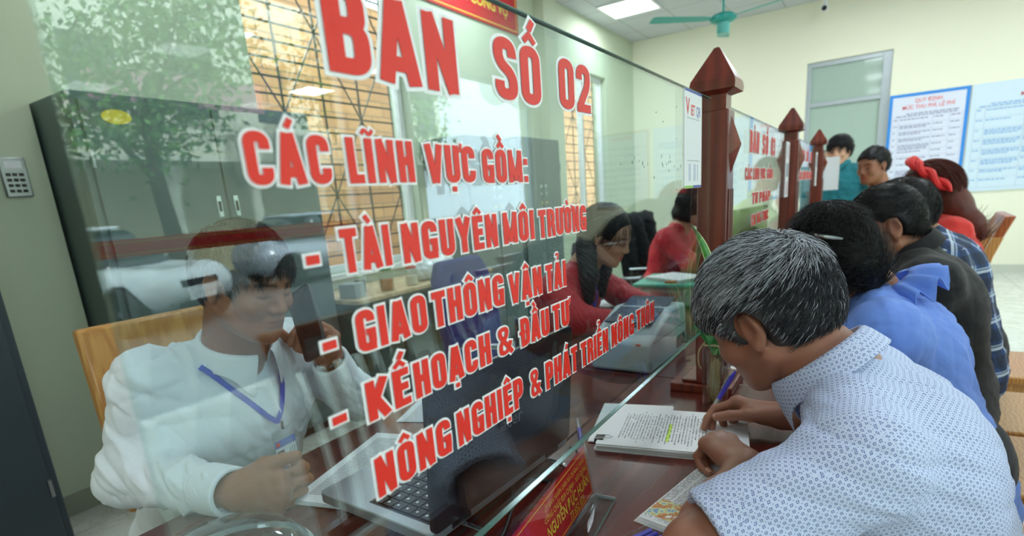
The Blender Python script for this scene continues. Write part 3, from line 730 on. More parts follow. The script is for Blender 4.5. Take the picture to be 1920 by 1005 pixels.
# ---------------------------------------------------------------- heads and hands
def frame(fw, up):
    """columns right, forward, up of a head looking along fw"""
    f = nrm(fw); u = A(up)-f*(A(up)@f); u = nrm(u); return np.stack([np.cross(f, u), f, u], 1)
def head_items(c, R, s=1.0, female=False, mouth_open=0):
    c = A(c); T = lambda p: c+R@(A(p)*s)
    E = lambda p, r, k=.015, op='u': ell(T(p), A(r)*s, R, k*s, op)
    Cc = lambda a, b, ra, rb=None, k=.015, op='u': cap(T(a), T(b), ra*s, None if rb is None else rb*s, k*s, op)
    j = .9 if female else 1.0
    it = [E((0, -.014, .034), (.076, .095, .086)), E((0, .045, .03), (.061, .046, .056), .03), E((0, .038, -.028), (.057*j, .055, .072), .03),
          E((0, .05, -.08), (.042*j, .041, .030), .03)]
    for q in (-1, 1):
        it += [Cc((q*.056*j, .0, -.05), (q*.022*j, .068, -.094), .019, .015, .025), E((q*.040*j, .066, -.028), (.024, .024, .024), .02)]
    it += [E((0, .083, -.099), (.018, .015, .014), .018)]
    for q in (-1, 1):
        it += [Cc((q*.012, .088, .024), (q*.046, .072, .022), .010, .009, .014), E((q*.031, .097, .002), (.016, .013, .0115), .014, 's'), E((q*.031, .0765, .001), (.0165, .0135, .0125), .004)]
        it += [Cc((q*.017, .0895, -.0035), (q*.031, .0925, -.008), .0012, .0012, .003, 's'), Cc((q*.031, .0925, -.008), (q*.045, .083, -.004), .0012, .0012, .003, 's')]
    it += [Cc((0, .086, .016), (0, .108, -.026), .008, .0105, .012), E((0, .108, -.029), (.012, .010, .009), .006)]
    for q in (-1, 1): it += [E((q*.0125, .098, -.033), (.008, .010, .008), .006), E((q*.0065, .106, -.0405), (.0035, .005, .0035), .003, 's')]
    it += [E((0, .086, -.062), (.027, .014, .018), .014), E((0, .0965, -.0555), (.021, .008, .0055), .005), E((0, .0945, -.0665), (.018, .0085, .0065), .005),
           Cc((-.021, .094, -.0615), (0, .105, -.0605), .0016, .0016, .004, 's'), Cc((.021, .094, -.0615), (0, .105, -.0605), .0016, .0016, .004, 's')]
    for q in (-1, 1):
        it += [E((q*.077, -.008, -.004), (.008, .019, .032), .006), Cc((q*.083, -.016, .022), (q*.084, -.022, -.004), .0045, .004, .004), Cc((q*.083, -.016, .022), (q*.081, .002, .022), .0045, .004, .004),
               E((q*.085, -.004, .0), (.006, .0095, .017), .005, 's'), E((q*.079, -.002, -.030), (.006, .009, .010), .006)]
    return it
def head_paint(c, R, s, brow=(.16, .13, .12), lip=(1.0, .62, .58), scalp=None, lash=True):
    c = A(c)
    def fn(v):
        L = ((v-c)@R)/s; r, f, u = L[:, 0], L[:, 1], L[:, 2]; col = np.ones((len(v), 3)); a = np.abs(r)
        def mixc(m, t): m = np.clip(m, 0, 1)[:, None]; col[:] = col*(1-m)+A(t)*m
        near = (np.linalg.norm(v-c, axis=1) < .17*s)
        mixc(near*(f > .08)*np.exp(-((r/.021)**4)-((u+.0605)/.0115)**4), lip)
        arch = .0245+.004*np.cos((a-.03)/.02); mixc(near*(f > .05)*(a > .010)*(a < .052)*np.exp(-((u-arch+.004)/.0045)**4)*.85, brow)
        mixc(near*(f > .06)*np.exp(-((a-.031)/.016)**4-((u+.0055-.003*((a-.031)/.016)**2)/.0022)**2)*.9, (.12, .09, .09))
        mixc(near*(f > .05)*np.exp(-((a-.035)/.02)**2-((u+.002)/.013)**2)*.16, (.55, .4, .36))
        mixc(near*np.exp(-((a-.084)/.006)**2-((f+.003)/.012)**2-((u)/.02)**2)*.45, (.55, .35, .3))
        if scalp is not None: mixc(near*np.clip((scalp(L))*60, 0, 1), (.10, .09, .09))
        return col
    return fn
def fn_mesh_pts(items, h): v, f = sdf_mesh(items, h); return v, f, vnormals(v, f)
def hair_items(c, R, s=1.0, th=.009, ear=1.0, back=-.055, front=0.0, temple=1.0, fore=1.0):
    """short hair: skull cap cut along the hairline. L = (right, forward, up)"""
    c = A(c); T = lambda p: c+R@(A(p)*s)
    it = [ell(T((0, -.014, .036)), A((.076+th, .095+th, .086+th))*s, R, .01), ell(T((0, -.03, -.005)), A((.068+th*.6, .074+th, .075))*s, R, .03),
          ell(T((0, .045, .034)), A((.061+th, .046+th*.7, .056+th))*s, R, .02)]
    it += [ell(T((0, .118+front, -.03)), A((.085, .062, .095*fore))*s, R, .008, 's')]
    for q in (-1, 1): it += [ell(T((q*.085, .002, -.022)), A((.024, .022*ear, .034*ear))*s, R, .006, 's'), ell(T((q*.075, .080, -.03)), A((.045, .045*temple, .075*temple))*s, R, .01, 's')]
    it += [pln(T((0, -.05, back)), R@A((0, .45, -1)), .012)]
    return it
def hand_items(W, f, n, curls, thumb, side=1, s=1.0, spread=.10):
    """W wrist, f towards the knuckles, n out of the palm, side=+1/-1 picks the thumb side; curls: four (a,b,c); thumb: three local directions (s,f,n)"""
    W = A(W); f = nrm(f); n = A(n)-f*(A(n)@f); n = nrm(n); l = np.cross(f, n)*side
    T = lambda p: W+(l*p[0]+f*p[1]+n*p[2])*s
    mcp = [(.027, .086, 0), (.0085, .091, -.003), (-.0105, .086, -.002), (-.028, .077, .002)]
    ph = [(.043, .026, .021), (.047, .030, .022), (.043, .028, .022), (.034, .021, .020)]; rad = [.0095, .0098, .0092, .0082]
    base = [(.015, .01, 0), (.005, .008, 0), (-.007, .008, 0), (-.016, .01, 0)]
    it = []
    for b, m in zip(base, mcp): it.append(cap(T(b), T(m), .0155*s, .0125*s, .016*s))
    it.append(cap(T((.012, .03, .006)), T((-.012, .04, .006)), .016*s, .015*s, .02*s))
    tips = []
    for i, (m, p, r) in enumerate(zip(mcp, ph, rad)):
        a = 0; pos = A(m); sp = (1.5-i)*spread
        it.append(ell(T(tuple(pos+A((0, 0, -.003)))), A((.0115, .0115, .011))*s, None, .008*s))
        for j in range(3):
            a += curls[i][j]; d = A((math.sin(sp)*math.cos(a), math.cos(sp)*math.cos(a), math.sin(a))); q = pos+d*p[j]
            it.append(cap(T(pos), T(q), r*(1-.06*j)*s, r*(.95-.08*j)*s, .0035*s)); pos = q
        tips.append((T(pos), l*d[0]+f*d[1]+n*d[2], d))
    pos = A((.020, .020, .008)); tl = [.044, .034, .026]; tr = [.0155, .0118, .0105]
    for j in range(3):
        d = nrm(thumb[j]); q = pos+d*tl[j]; it.append(cap(T(pos), T(q), tr[j]*s, tr[j]*.88*s, (.014, .006, .004)[j]*s)); pos = q
    tips.append((T(pos), l*d[0]+f*d[1]+n*d[2], d))
    return it, tips, (l, f, n)
def short_hair_roots(c, R):
    c = A(c)
    def fn(P):
        L = (P-c)@R; return ~((np.abs(L[:, 0]) > .052) & (L[:, 2] < .034) & (L[:, 1] > -.045) & (L[:, 1] < .022)) & (L[:, 2] > -.052)
    return fn
CURL_RELAX = [(.5, .6, .4), (.6, .7, .4), (.7, .8, .4), (.75, .8, .4)]
CURL_FIST = [(1.2, 1.5, .8), (1.3, 1.55, .8), (1.35, 1.55, .8), (1.4, 1.5, .8)]
# ---------------------------------------------------------------- people
ONE = lambda v: np.ones((len(v), 3))
def torso_items(J, g=0.0, s=1.0, belly=.0, flat_=.74):
    fw = nrm(J['fwd']); nk, ch, md, pe = A(J['neck']), A(J['chest']), A(J['mid']), A(J['pel']); L, Rr = A(J['shL']), A(J['shR'])
    lat = nrm(L-Rr); w = J.get('w', 1.0)*s
    up = nrm(ch-md); n1 = nrm(np.cross(lat, up)); up2 = nrm(md-pe); n2 = nrm(np.cross(lat, up2))
    it = [cap(pe-lat*.06*w, pe+lat*.06*w, .125*w+g, k=.04, n=n2, s=.85), cap(pe, md, .150*w+g, .142*w+g+belly*.3, .06, n=n2, s=.76),
          cap(md, ch, .142*w+g+belly*.3, .150*w+g, .06, n=n1, s=flat_), cap(ch-lat*.05*w, ch+lat*.05*w, .118*w+g, k=.06, n=n1, s=.85)]
    if belly: it.append(ell(md*.8+ch*.0+pe*.2+n2*0+fw*.05, A((.12, .12, .13))*w+g+belly, None, .08))
    for S_ in (L, Rr):
        it += [cap(ch+(S_-ch)*.35, S_, .080*w+g, .055*w+g, .05), cap(nk, nk+(S_-nk)*.85, .045*w+g*.8, .048*w+g, .04)]
    return it
def limb(a, b, ra, rb, k=.025, bulge=0):
    a, b = A(a), A(b); it = [cap(a, b, ra, rb, k)]
    if bulge: it.append(cap(a*.75+b*.25, a*.5+b*.5, ra+bulge*.6, ra*.6+rb*.4+bulge*.3, k))
    return it
def legs(J, g=0):
    it = []; pe = A(J['pel']); lat = nrm(A(J['shL'])-A(J['shR'])); w = J.get('w', 1)
    for q, kn, an in ((1, J['knL'], J['anL']), (-1, J['knR'], J['anR'])):
        h = pe+lat*q*.085*w+A((0, 0, -.02)); it += limb(h, kn, .088*w+g, .062*w+g, .04)+limb(kn, an, .062*w+g, .042*w+g, .02, .004)
    return it
def make_person(name, label, J, sk, h=.005, hs=1.0, female=False, root=None, paintk={}, neck_r=.056, hands=True, handL=None, handR=None, arm=(.047, .040, .026)):
    root = empty(name, root or (J['pel'][0], J['pel'][1], 0), label=label, cat='person')
    R = frame(J['fw'], J['up']); c = A(J['head']); it = torso_items(J, -.016)
    it += legs(J, -.016)
    nb = A(J['neck']); hb = c+R@(A((0, -.022, -.055))*hs)
    it += [cap(nb, hb, neck_r*1.1, neck_r*.95, .03)]
    a0, a1, a2 = arm
    for q, hd in (('L', handL), ('R', handR)):
        it += limb(J['sh'+q], J['el'+q], a0, a1, .03, .003)+limb(J['el'+q], J['wr'+q], a1*.98, a2, .02, .003)
    it += head_items(c, R, hs, female)
    info = {}
    for q, hd in (('L', handL), ('R', handR)):
        if hd is None:
            f = nrm(A(J['wr'+q])-A(J['el'+q])); hd = dict(f=f, n=(0, 0, -1), curls=CURL_RELAX, thumb=[(.7, .6, .2), (.4, .9, .2), (.2, .95, .2)], side=(-1 if q == 'L' else 1))
        hi, tips, fr = hand_items(J['wr'+q], hd['f'], hd['n'], hd['curls'], hd['thumb'], hd['side'], hd.get('s', 1.0), hd.get('spread', .08))
        it += hi; info[q] = (tips, fr)
    for an in (J['anL'], J['anR']): it.append(ell(A(an)+nrm(J['fwd'])*.06+A((0, 0, -.03)), (.10, .045, .04), None, .02))
    b = blob('body', it, h, M[sk], root, paint=head_paint(c, R, hs, **paintk), sm=1)
    return root, R, c, info
def nails(info, q, root, m, s=1.0, which=range(5)):
    tips, (l, f, n) = info[q]
    mb = []
    for i in which:
        p, d, _ = tips[i]; nn = n-d*(n@d)
        nn = -nrm(nn) if np.linalg.norm(nn) > .05 else nrm(np.cross(l, d)); sd_ = np.cross(d, nn)
        if i == 4: nn = nrm(-n*.3+l*.9-d*((-n*.3+l*.9)@d)); sd_ = np.cross(d, nn)
        Rm = np.stack([sd_, d, nn], 1); r0 = .0072 if i < 4 else .0085
        blob('fingernail', [ell(p+nn*.0052-d*.001, A((r0*.72, r0*1.0, .0030))*s, Rm, .002)], .0012, m, root)
def sleeve(sh, el, ra, rb, t0, t1, g, hollow=.006, arm_r=.045):
    """tube of cloth from shoulder t0.. to fraction t1 with a flat open end"""
    sh, el = A(sh), A(el); d = nrm(el-sh); end = sh+(el-sh)*t1
    return grp([cap(sh, el, ra+g, rb+g, .02), pln(end, d, .006)], .035)
def pants(J, root, m, h=.008):
    pe = A(J['pel']); it = [cap(pe-A((0, 0, 0)), pe+A((0, 0, .06)), .148*J.get('w', 1), k=.04, n=nrm(J['fwd']), s=.85)]+legs(J, -.002)
    it += [pln(A((0, 0, J['anL'][2]+.01)), (0, 0, -1), .01)]
    return blob('trousers', it, h, m, root, fold=folds(.004, 50, 4))
def shoes(J, root, m, h=.006):
    for an in (J['anL'], J['anR']):
        a = A(an); fw = nrm(J['fwd']); R = frame(fw, (0, 0, 1))
        blob('shoe', [ell(a+fw*.07+A((0, 0, -.035)), (.046, .125, .045), R, .02), ell(a+fw*.0+A((0, 0, -.02)), (.042, .06, .05), R, .03), pln((0, 0, .004), (0, 0, -1), .004)], h, m, root)
def collar(root, nb, ax, r, front, m, hgt=.036, name='collar', gap=.16, pts=.045, tilt=.012):
    """folded shirt collar round the neck; nb centre, ax neck axis, front = direction of the opening"""
    ax = nrm(ax); fr = A(front)-ax*(A(front)@ax); fr = nrm(fr); sd_ = np.cross(ax, fr); N = 36; rows = []
    prof = [(0, -.012), (.002, .6), (.004, 1.0), (.012, .92), (.018, .35), (.024, -.15)]
    for i in range(N+1):
        a = gap+(2*math.pi-2*gap)*i/N; d = fr*math.cos(a)+sd_*math.sin(a); e = min(i, N-i)/N; pt = math.exp(-(e/.07)**2)
        rows.append([A(nb)+d*(r+o)+ax*(z*hgt-(.25*hgt if False else 0)) + (d*0 + fr*.010*pt - ax*pts*pt*(1 if j >= 4 else 0)*(.5 if j == 4 else 1) + sd_*(.010*pt*(1 if a < math.pi else -1))*(1 if j >= 4 else 0)) for j, (o, z) in enumerate(prof)])
    v = A(rows).reshape(-1, 3); K = len(prof); f = A([[i*K+j, (i+1)*K+j, (i+1)*K+j+1, i*K+j+1] for i in range(N) for j in range(K-1)]).astype(int)
    me = np_mesh(name, v-A(root.location), f); o = link(name, me, m, root); s = o.modifiers.new('solid', 'SOLIDIFY'); s.thickness = .0022
    q = o.modifiers.new('sub', 'SUBSURF'); q.levels = 1; q.render_levels = 1
    return o

# -- patterned cloth: three-way projection along the garment's own axes
def pattern_mat(name, kind, base, rot=(0, 0, 0), **kw):
    t = NT(name); v = t.coord(rot=rot); x, y, z = t.sep(v)
    g = t.new('ShaderNodeTexCoord'); mp = t.new('ShaderNodeMapping', vector_type='NORMAL'); mp.inputs['Rotation'].default_value = tuple(rot)
    vt = t.new('ShaderNodeVectorRotate', rotation_type='EULER_XYZ'); vt.inputs['Rotation'].default_value = rot; t.l(g.outputs['Normal'], vt.inputs['Vector'])
    nx, ny, nz = t.sep(vt.outputs[0]); ax, ay, az = (t.math('ABSOLUTE', q) for q in (nx, ny, nz))
    mz = t.math('MULTIPLY', t.math('GREATER_THAN', az, ax), t.math('GREATER_THAN', az, ay)); mx = t.math('MULTIPLY', t.math('GREATER_THAN', ax, ay), t.math('SUBTRACT', 1.0, mz))
    # u: y where x or z dominates else x ; w: z where not z dominated, else x
    my = t.math('SUBTRACT', t.math('SUBTRACT', 1.0, mz), mx)
    u = t.math('ADD', t.math('MULTIPLY', y, t.math('ADD', mx, mz)), t.math('MULTIPLY', x, my))
    w = t.math('ADD', t.math('MULTIPLY', z, t.math('ADD', mx, my)), t.math('MULTIPLY', x, mz))
    if kind == 'dots':
        p = kw['pitch']; ru = t.math('FRACT', t.math('DIVIDE', u, p)); rw = t.math('FRACT', t.math('DIVIDE', w, p))
        du = t.math('ABSOLUTE', t.math('SUBTRACT', ru, .5)); dw = t.math('ABSOLUTE', t.math('SUBTRACT', rw, .5))
        ds = t.math('ADD', t.math('MULTIPLY', du, du), t.math('MULTIPLY', dw, dw)); dot = t.math('LESS_THAN', ds, .075)
        hole = t.math('GREATER_THAN', t.math('MINIMUM', du, dw), .045); dot = t.math('MULTIPLY', dot, hole)
        d2 = t.math('LESS_THAN', t.math('ADD', t.math('POWER', t.math('SUBTRACT', .5, du), 2.0), t.math('POWER', t.math('SUBTRACT', .5, dw), 2.0)), .012)
        col = t.mix(t.math('MULTIPLY', dot, .95), lin(base), lin(kw['ink'])); col = t.mix(t.math('MULTIPLY', d2, .6), col, lin(kw['ink']))
    else:
        def st(q, p, wd, ph=0): return t.math('LESS_THAN', t.math('ABSOLUTE', t.math('SUBTRACT', t.math('FRACT', t.math('ADD', t.math('DIVIDE', q, p), ph)), .5)), wd)
        col = lin(base)
        for q in (u, w):
            col = t.mix(t.math('MULTIPLY', st(q, .085, .22), .6), col, lin('16202e'))
            col = t.mix(t.math('MULTIPLY', st(q, .085, .05, .5), .65), col, lin('d5e2f0')); col = t.mix(t.math('MULTIPLY', st(q, .085, .03, .38), .5), col, lin('c0d4ea'))
    t.set(col=col, rough=.85); v2 = t.coord(); h = t.math('ADD', t.math('MULTIPLY', t.noise(v2, 16, 3, .5, .6), 1.2), t.math('MULTIPLY', t.noise(v2, 900, 1), .1)); t.bump(h, .35, .004)
    return t.m
M['cloth_white'] = cloth('white_shirt_cloth', 'e6ebf2', wr=.3); M['cloth_blue'] = cloth('cornflower_blue_cloth', '6d92e6', wr=.3); M['cloth_black'] = cloth('black_polo_cloth', '100f13', wr=.2)
M['cloth_teal'] = cloth('teal_cloth', '16707a'); M['cloth_green'] = cloth('light_green_uniform_cloth', '9fb878'); M['cloth_redao'] = cloth('crimson_dress_cloth', 'c01a2a', rough=.6); M['trouser'] = cloth('dark_trouser_cloth', '23252c')
M['dots'] = pattern_mat('white_blue_dotted_cloth', 'dots', 'ccd8f5', rot=(0, .5, 0), pitch=.0064, ink='2f4296')
M['plaid'] = pattern_mat('navy_plaid_cloth', 'plaid', '27477c'); M['shoe'] = flat('black_leather', '1a1512', .35)
M['nail'] = flat('fingernail', 'c79a86', .3); M['shoe2'] = M['shoe']
def hair_white_mix(frac, dark, light):
    def fn(P, r): n = len(P); k = (r.rand(n) < frac)[:, None]; v = .6+.8*r.rand(n)[:, None]; return np.where(k, A(light)*v, A(dark)*v)
    return fn

# ================= old man in the dotted shirt, writing =================
J = dict(head=(.183, .945, 1.063), fw=(-.80, .30, -.52), up=(-.45, .0, .89), neck=(.280, .932, .980), fwd=(-1, 0, -.2), chest=(.365, .93, .835), mid=(.415, .92, .70), pel=(.48, .92, .565), w=.97,
         shL=(.322, .750, .925), shR=(.325, 1.100, .915), elL=(.152, .622, .830), wrL=(.165, .893, .822), elR=(.425, 1.20, .835), wrR=(.190, 1.147, .815),
         knL=(.12, .84, .57), knR=(.12, 1.00, .57), anL=(.14, .84, .10), anR=(.14, 1.00, .10))
hL = dict(f=(-.68, .72, .06), n=(-.12, -.10, -1), curls=[(.95, 1.25, .6), (1.0, 1.3, .7), (1.05, 1.35, .7), (1.1, 1.35, .7)], thumb=[(.55, .75, .35), (.2, .95, .3), (-.1, .95, .3)], side=-1)
hR = dict(f=(-.98, .0, .12), n=(.10, -.55, -.83), curls=[(.55, .65, .3), (.75, .85, .4), (.95, 1.1, .5), (1.1, 1.25, .6)], thumb=[(.38, .86, .30), (.22, .92, .32), (.10, .92, .38)], side=1)
def scalp_short(L): return np.minimum(L[:, 2]-.01+.35*(-L[:, 1]), .07-L[:, 1])*.5
old, oR, oc, oi = make_person('person', 'grey-haired man in a white shirt with blue dots, bent over the desk writing', J, 'skin_old', h=.0036, hs=.93, handL=hL, handR=hR, paintk=dict(brow=(.3, .28, .27), lip=(.9, .6, .58), scalp=scalp_short), neck_r=.058, arm=(.043, .037, .028))
nails(oi, 'R', old, M['nail']); nails(oi, 'L', old, M['nail']); print('TIPS', [np.round(t[0], 3).tolist() for t in oi['R'][0]])
sh = torso_items(J, .006)+[sleeve(J['shL'], J['elL'], .058, .062, 0, .88, .004), sleeve(J['shR'], J['elR'], .062, .064, 0, .80, .004)]
sh += [ell((.38, .93, .865), (.09, .13, .09), None, .06)]
sh += [cap(A(J['elL'])*.75+A(J['shL'])*.25, A(J['elL'])+(A(J['elL'])-A(J['shL']))*.4, .052, .060, .006, 's'), cap(A(J['elR'])*.75+A(J['shR'])*.25, A(J['elR'])+(A(J['elR'])-A(J['shR']))*.4, .050, .056, .006, 's')]
sh += [cap(A(J['neck'])*.6+A(J['head'])*.4, A(J['head']), .060, .064, .008, 's')]
SH_OLD = sh
blob('shirt', sh, .0042, M['dots'], old, fold=folds(.008, 46, 5, [(.3, .5, .8), (.6, -.5, .5), (.2, .9, .1)]), sm=1)
collar(old, A(J['neck'])+A((-.002, 0, .002)), A(J['head'])-A(J['neck'])+A((0, 0, .03)), .063, (-.6, 0, -.8), M['dots'], hgt=.036, pts=.05)
pants(J, old, M['trouser']); shoes(J, old, M['shoe'])
hh = hair_items(oc, oR, .93, th=.013, back=-.062, ear=1.7)
blob('hair', hh, .004, M['hair_grey'], old, paint=lambda v: np.full((len(v), 3), .12))
hv, hf, hn = fn_mesh_pts(hh, .006); keep = np.einsum('ij,ij->i', hn, hv-oc) > .02; hv, hn = hv[keep], hn[keep]
def swirl(c, R, whorl, fwd, down=.25, sw=.35):
    """combed away from the whorl near the crown, sweeping forward"""
    c = A(c); wc = c+R@A(whorl)
    def fn(P):
        d = P-wc; d /= np.linalg.norm(d, axis=1)[:, None]+1e-6; t = np.cross(d, P-c); t /= np.linalg.norm(t, axis=1)[:, None]+1e-6
        q = (P-c)@R; side = np.sign(q[:, 0])[:, None]
        return d+t*sw+R@A(fwd)+(-R[:, 2])[None]*down*np.clip((.06-q[:, 2])/.06, 0, 1.5)[:, None]
    return fn
def greymix(P, r):
    L = (P-oc)@oR; n = len(P); fr = np.clip(.28+.30*(L[:, 2] > .05)-.26*(L[:, 1] < -.05)*(L[:, 2] < .04), 0.05, 1); k = (r.rand(n) < fr)[:, None]; v = (.55+.9*r.rand(n))[:, None]
    return np.where(k, A((1.0, 1.02, 1.06))*v, A((.06, .06, .07))*v)
def old_len(P): u = ((P-oc)@oR)[:, 2]; return np.clip(.016+.30*(u-.0), .014, .042)
strands('hair_strands', hv, hn, swirl(oc, oR, (.01, -.075, .09), (0, .35, 0), down=.0), 17000, old_len, .00048, M['hair_grey'], old, seg=6, lift=.42, center=oc, jit=.32, col=greymix, avoid=short_hair_roots(oc, oR))

# ================= officer on the phone =================
JO = dict(head=(-.690, .618, 1.158), fw=(.93, .13, -.30), up=(.28, .10, .94), neck=(-.800, .632, 1.000), fwd=(1, .1, 0), chest=(-.872, .640, .86), mid=(-.93, .63, .68), pel=(-.97, .62, .57), w=1.04,
          shL=(-.872, .826, .965), shR=(-.855, .478, .980), elL=(-.765, .90, .815), wrL=(-.725, .808, .945), elR=(-.885, .425, .805), wrR=(-.600, .462, .815),
          knL=(-.52, .72, .55), knR=(-.52, .50, .55), anL=(-.50, .74, .10), anR=(-.50, .48, .10))
oL = dict(f=(.30, -.30, .90), n=(.25, -.93, -.15), curls=[(.85, .9, .5), (.95, .95, .5), (1.05, 1.0, .5), (1.1, 1.05, .5)], thumb=[(.8, .5, .3), (.5, .8, .3), (.3, .9, .3)], side=-1, s=1.0)
oRh = dict(f=(.86, .50, -.06), n=(-.50, .86, -.12), curls=[(.95, 1.25, .6), (1.05, 1.3, .7), (1.1, 1.35, .7), (1.15, 1.35, .7)], thumb=[(.55, .80, .0), (.28, .95, -.05), (.30, .92, -.20)], side=1, s=1.05)
off_, fR, fc, fi = make_person('person', 'officer in a white shirt with a blue lanyard, talking on the phone behind the glass', JO, 'skin_dark', h=.0034, hs=.88, handL=oL, handR=oRh, paintk=dict(lip=(.86, .56, .58), scalp=scalp_short), neck_r=.058, arm=(.040, .036, .026))
nails(fi, 'L', off_, M['nail']); nails(fi, 'R', off_, M['nail'], which=(0, 4))
def longsleeve(sh, el, wr, r0, r1, r2, t1=.96):
    wr2 = A(el)+(A(wr)-A(el))*t1; d = nrm(A(wr)-A(el))
    return [grp([cap(sh, el, r0, r1, .02), cap(el, wr, r1*.99, r2, .03), grp([pln(wr2, d, .004), cap(sh, el, r0+.01, r1+.01, .01, 'u')], .004, 'i')], .03)]
sh = torso_items(JO, .006)+longsleeve(JO['shR'], JO['elR'], JO['wrR'], .058, .056, .042)+longsleeve(JO['shL'], JO['elL'], JO['wrL'], .058, .054, .041)
for q in 'LR':
    wr, el = A(JO['wr'+q]), A(JO['el'+q]); d = nrm(wr-el); sh.append(cap(wr-d*.05, wr+d*.05, .031, .034, .004, 's'))
sh += [cap(A(JO['neck'])*.7+A(JO['head'])*.3, A(JO['head']), .060, .064, .008, 's'), cap(A(JO['neck'])+A((.05, 0, .03)), A(JO['neck'])+A((.095, .01, -.085)), .040, .006, .01, 's')]
blob('shirt', sh, .004, M['cloth_white'], off_, fold=folds(.009, 52, 9, [(.3, .3, .9), (.7, .5, .5), (.1, .9, .3)]))
for q in 'RL':
    wr, el = A(JO['wr'+q]), A(JO['el'+q]); d = nrm(wr-el)
    blob('cuff', [grp([cap(wr-d*.1, wr+d*.05, .046, .044, .01), pln(wr+d*.004, d, .004), pln(wr-d*.062, -d, .004)], .004), cap(wr-d*.03, wr+d*.06, .034, .036, .004, 's')], .0026, M['cloth_white'], off_)
collar(off_, A(JO['neck'])+A((.012, 0, .010)), A(JO['head'])-A(JO['neck'])+A((-.02, 0, .05)), .062, (1, .1, -.3), M['cloth_white'], hgt=.036, pts=.055, gap=.22)
pants(JO, off_, M['trouser']); shoes(JO, off_, M['shoe'])
hh = hair_items(fc, fR, .88, th=.008, back=-.058, ear=1.3)
blob('hair', hh, .004, M['hair_black'], off_, paint=ONE)
hv, hf, hn = fn_mesh_pts(hh, .006); keep = np.einsum('ij,ij->i', hn, hv-fc) > .02; hv, hn = hv[keep], hn[keep]
strands('hair_strands', hv, hn, swirl(fc, fR, (.02, -.07, .09), (.2, .7, 0), down=.4), 8000, .026, .00042, M['hair_black'], off_, seg=5, lift=.22, center=fc, jit=.2, avoid=short_hair_roots(fc, fR), col=lambda P, r: np.ones((len(P), 3)))
# ================= the other people =================
def sitter(name, label, c, fw, up, neck, chest, mid, pel, sk, h=.006, hs=.92, w=1.0, female=False, wrL=None, wrR=None, elL=None, elR=None, root_y=0, dirx=-1, legs_=True, paintk={}, **kw):
    y = chest[1]; sw = .185*w; k = dirx
    J = dict(head=c, fw=fw, up=up, neck=neck, chest=chest, mid=mid, pel=pel, w=w, fwd=(k, 0, -.1))
    # looking along -x (customers): left hand side is -y ; along +x (staff): left is +y
    sgn = -1 if k < 0 else 1
    ax_, az = neck[0]-k*.035, neck[2]-.055
    J['shL'] = kw.get('shL', (ax_, y+sgn*sw, az)); J['shR'] = kw.get('shR', (ax_, y-sgn*sw, az))
    J['elL'] = elL or (ax_+k*.16, y+sgn*(sw+.02), .835); J['elR'] = elR or (ax_+k*.16, y-sgn*(sw+.02), .835)
    J['wrL'] = wrL or (ax_+k*.36, y+sgn*.12, .815); J['wrR'] = wrR or (ax_+k*.36, y-sgn*.12, .815)
    kx = pel[0]+k*.40
    J['knL'] = (kx, y+sgn*.09, .56); J['knR'] = (kx, y-sgn*.09, .56); J['anL'] = (kx, y+sgn*.09, .10); J['anR'] = (kx, y-sgn*.09, .10)
    r, R, cc, inf = make_person(name, label, J, sk, h=h, hs=hs, female=female, handL=kw.get('handL'), handR=kw.get('handR'), paintk=paintk)
    return J, r, R, cc
def top_garment(J, r, m, h=.007, sl=.85, long=False, name='shirt', seed=1, amp=.007, g=.006, extra=()):
    sh = torso_items(J, g)
    for q in 'LR':
        if long: sh += longsleeve(J['sh'+q], J['el'+q], J['wr'+q], .060, .054, .038, .93)
        else: sh += [sleeve(J['sh'+q], J['el'+q], .062, .064, 0, sl, .004)]
    sh += list(extra)+[cap(A(J['neck'])*.65+A(J['head'])*.35, A(J['head']), .058, .062, .008, 's')]
    return blob(name, sh, h, m, r, fold=folds(amp, 48, seed))
def hairdo(c, R, s, r, m, items, n, length, dirfn, width=.0005, th=.006, seed=2, lift=.1, seg=5, jit=.15, h=.005, droop=0, avoid=None):
    blob('hair', items, h, m, r, paint=ONE)
    hv, hf, hn = fn_mesh_pts(items, .009)
    if n: strands('hair_strands', hv, hn, dirfn, n, length, width, m, r, seg=seg, lift=lift, center=c, jit=jit, seed=seed, col=lambda P, q: np.ones((len(P), 3))*(.7+.6*q.rand(len(P)))[:, None], droop=droop, avoid=avoid)
# dark-haired woman in blue
J, r, R, c = sitter('person', 'woman with a dark hair bun and silver hair clip, in a cornflower-blue ruffled blouse', (.232, 1.495, 1.098), (-.60, .62, -.50), (-.36, .22, .9), (.318, 1.50, 1.005), (.395, 1.48, .865), (.45, 1.47, .70), (.50, 1.47, .57), 'skin_mid', h=.0055, hs=.90, w=.90, female=True, elL=(.25, 1.40, .84), wrL=(.14, 1.62, .815), elR=(.26, 1.63, .84), wrR=(.15, 1.70, .815))
top_garment(J, r, M['cloth_blue'], h=.0055, sl=.95, name='blouse', seed=3, amp=.008)
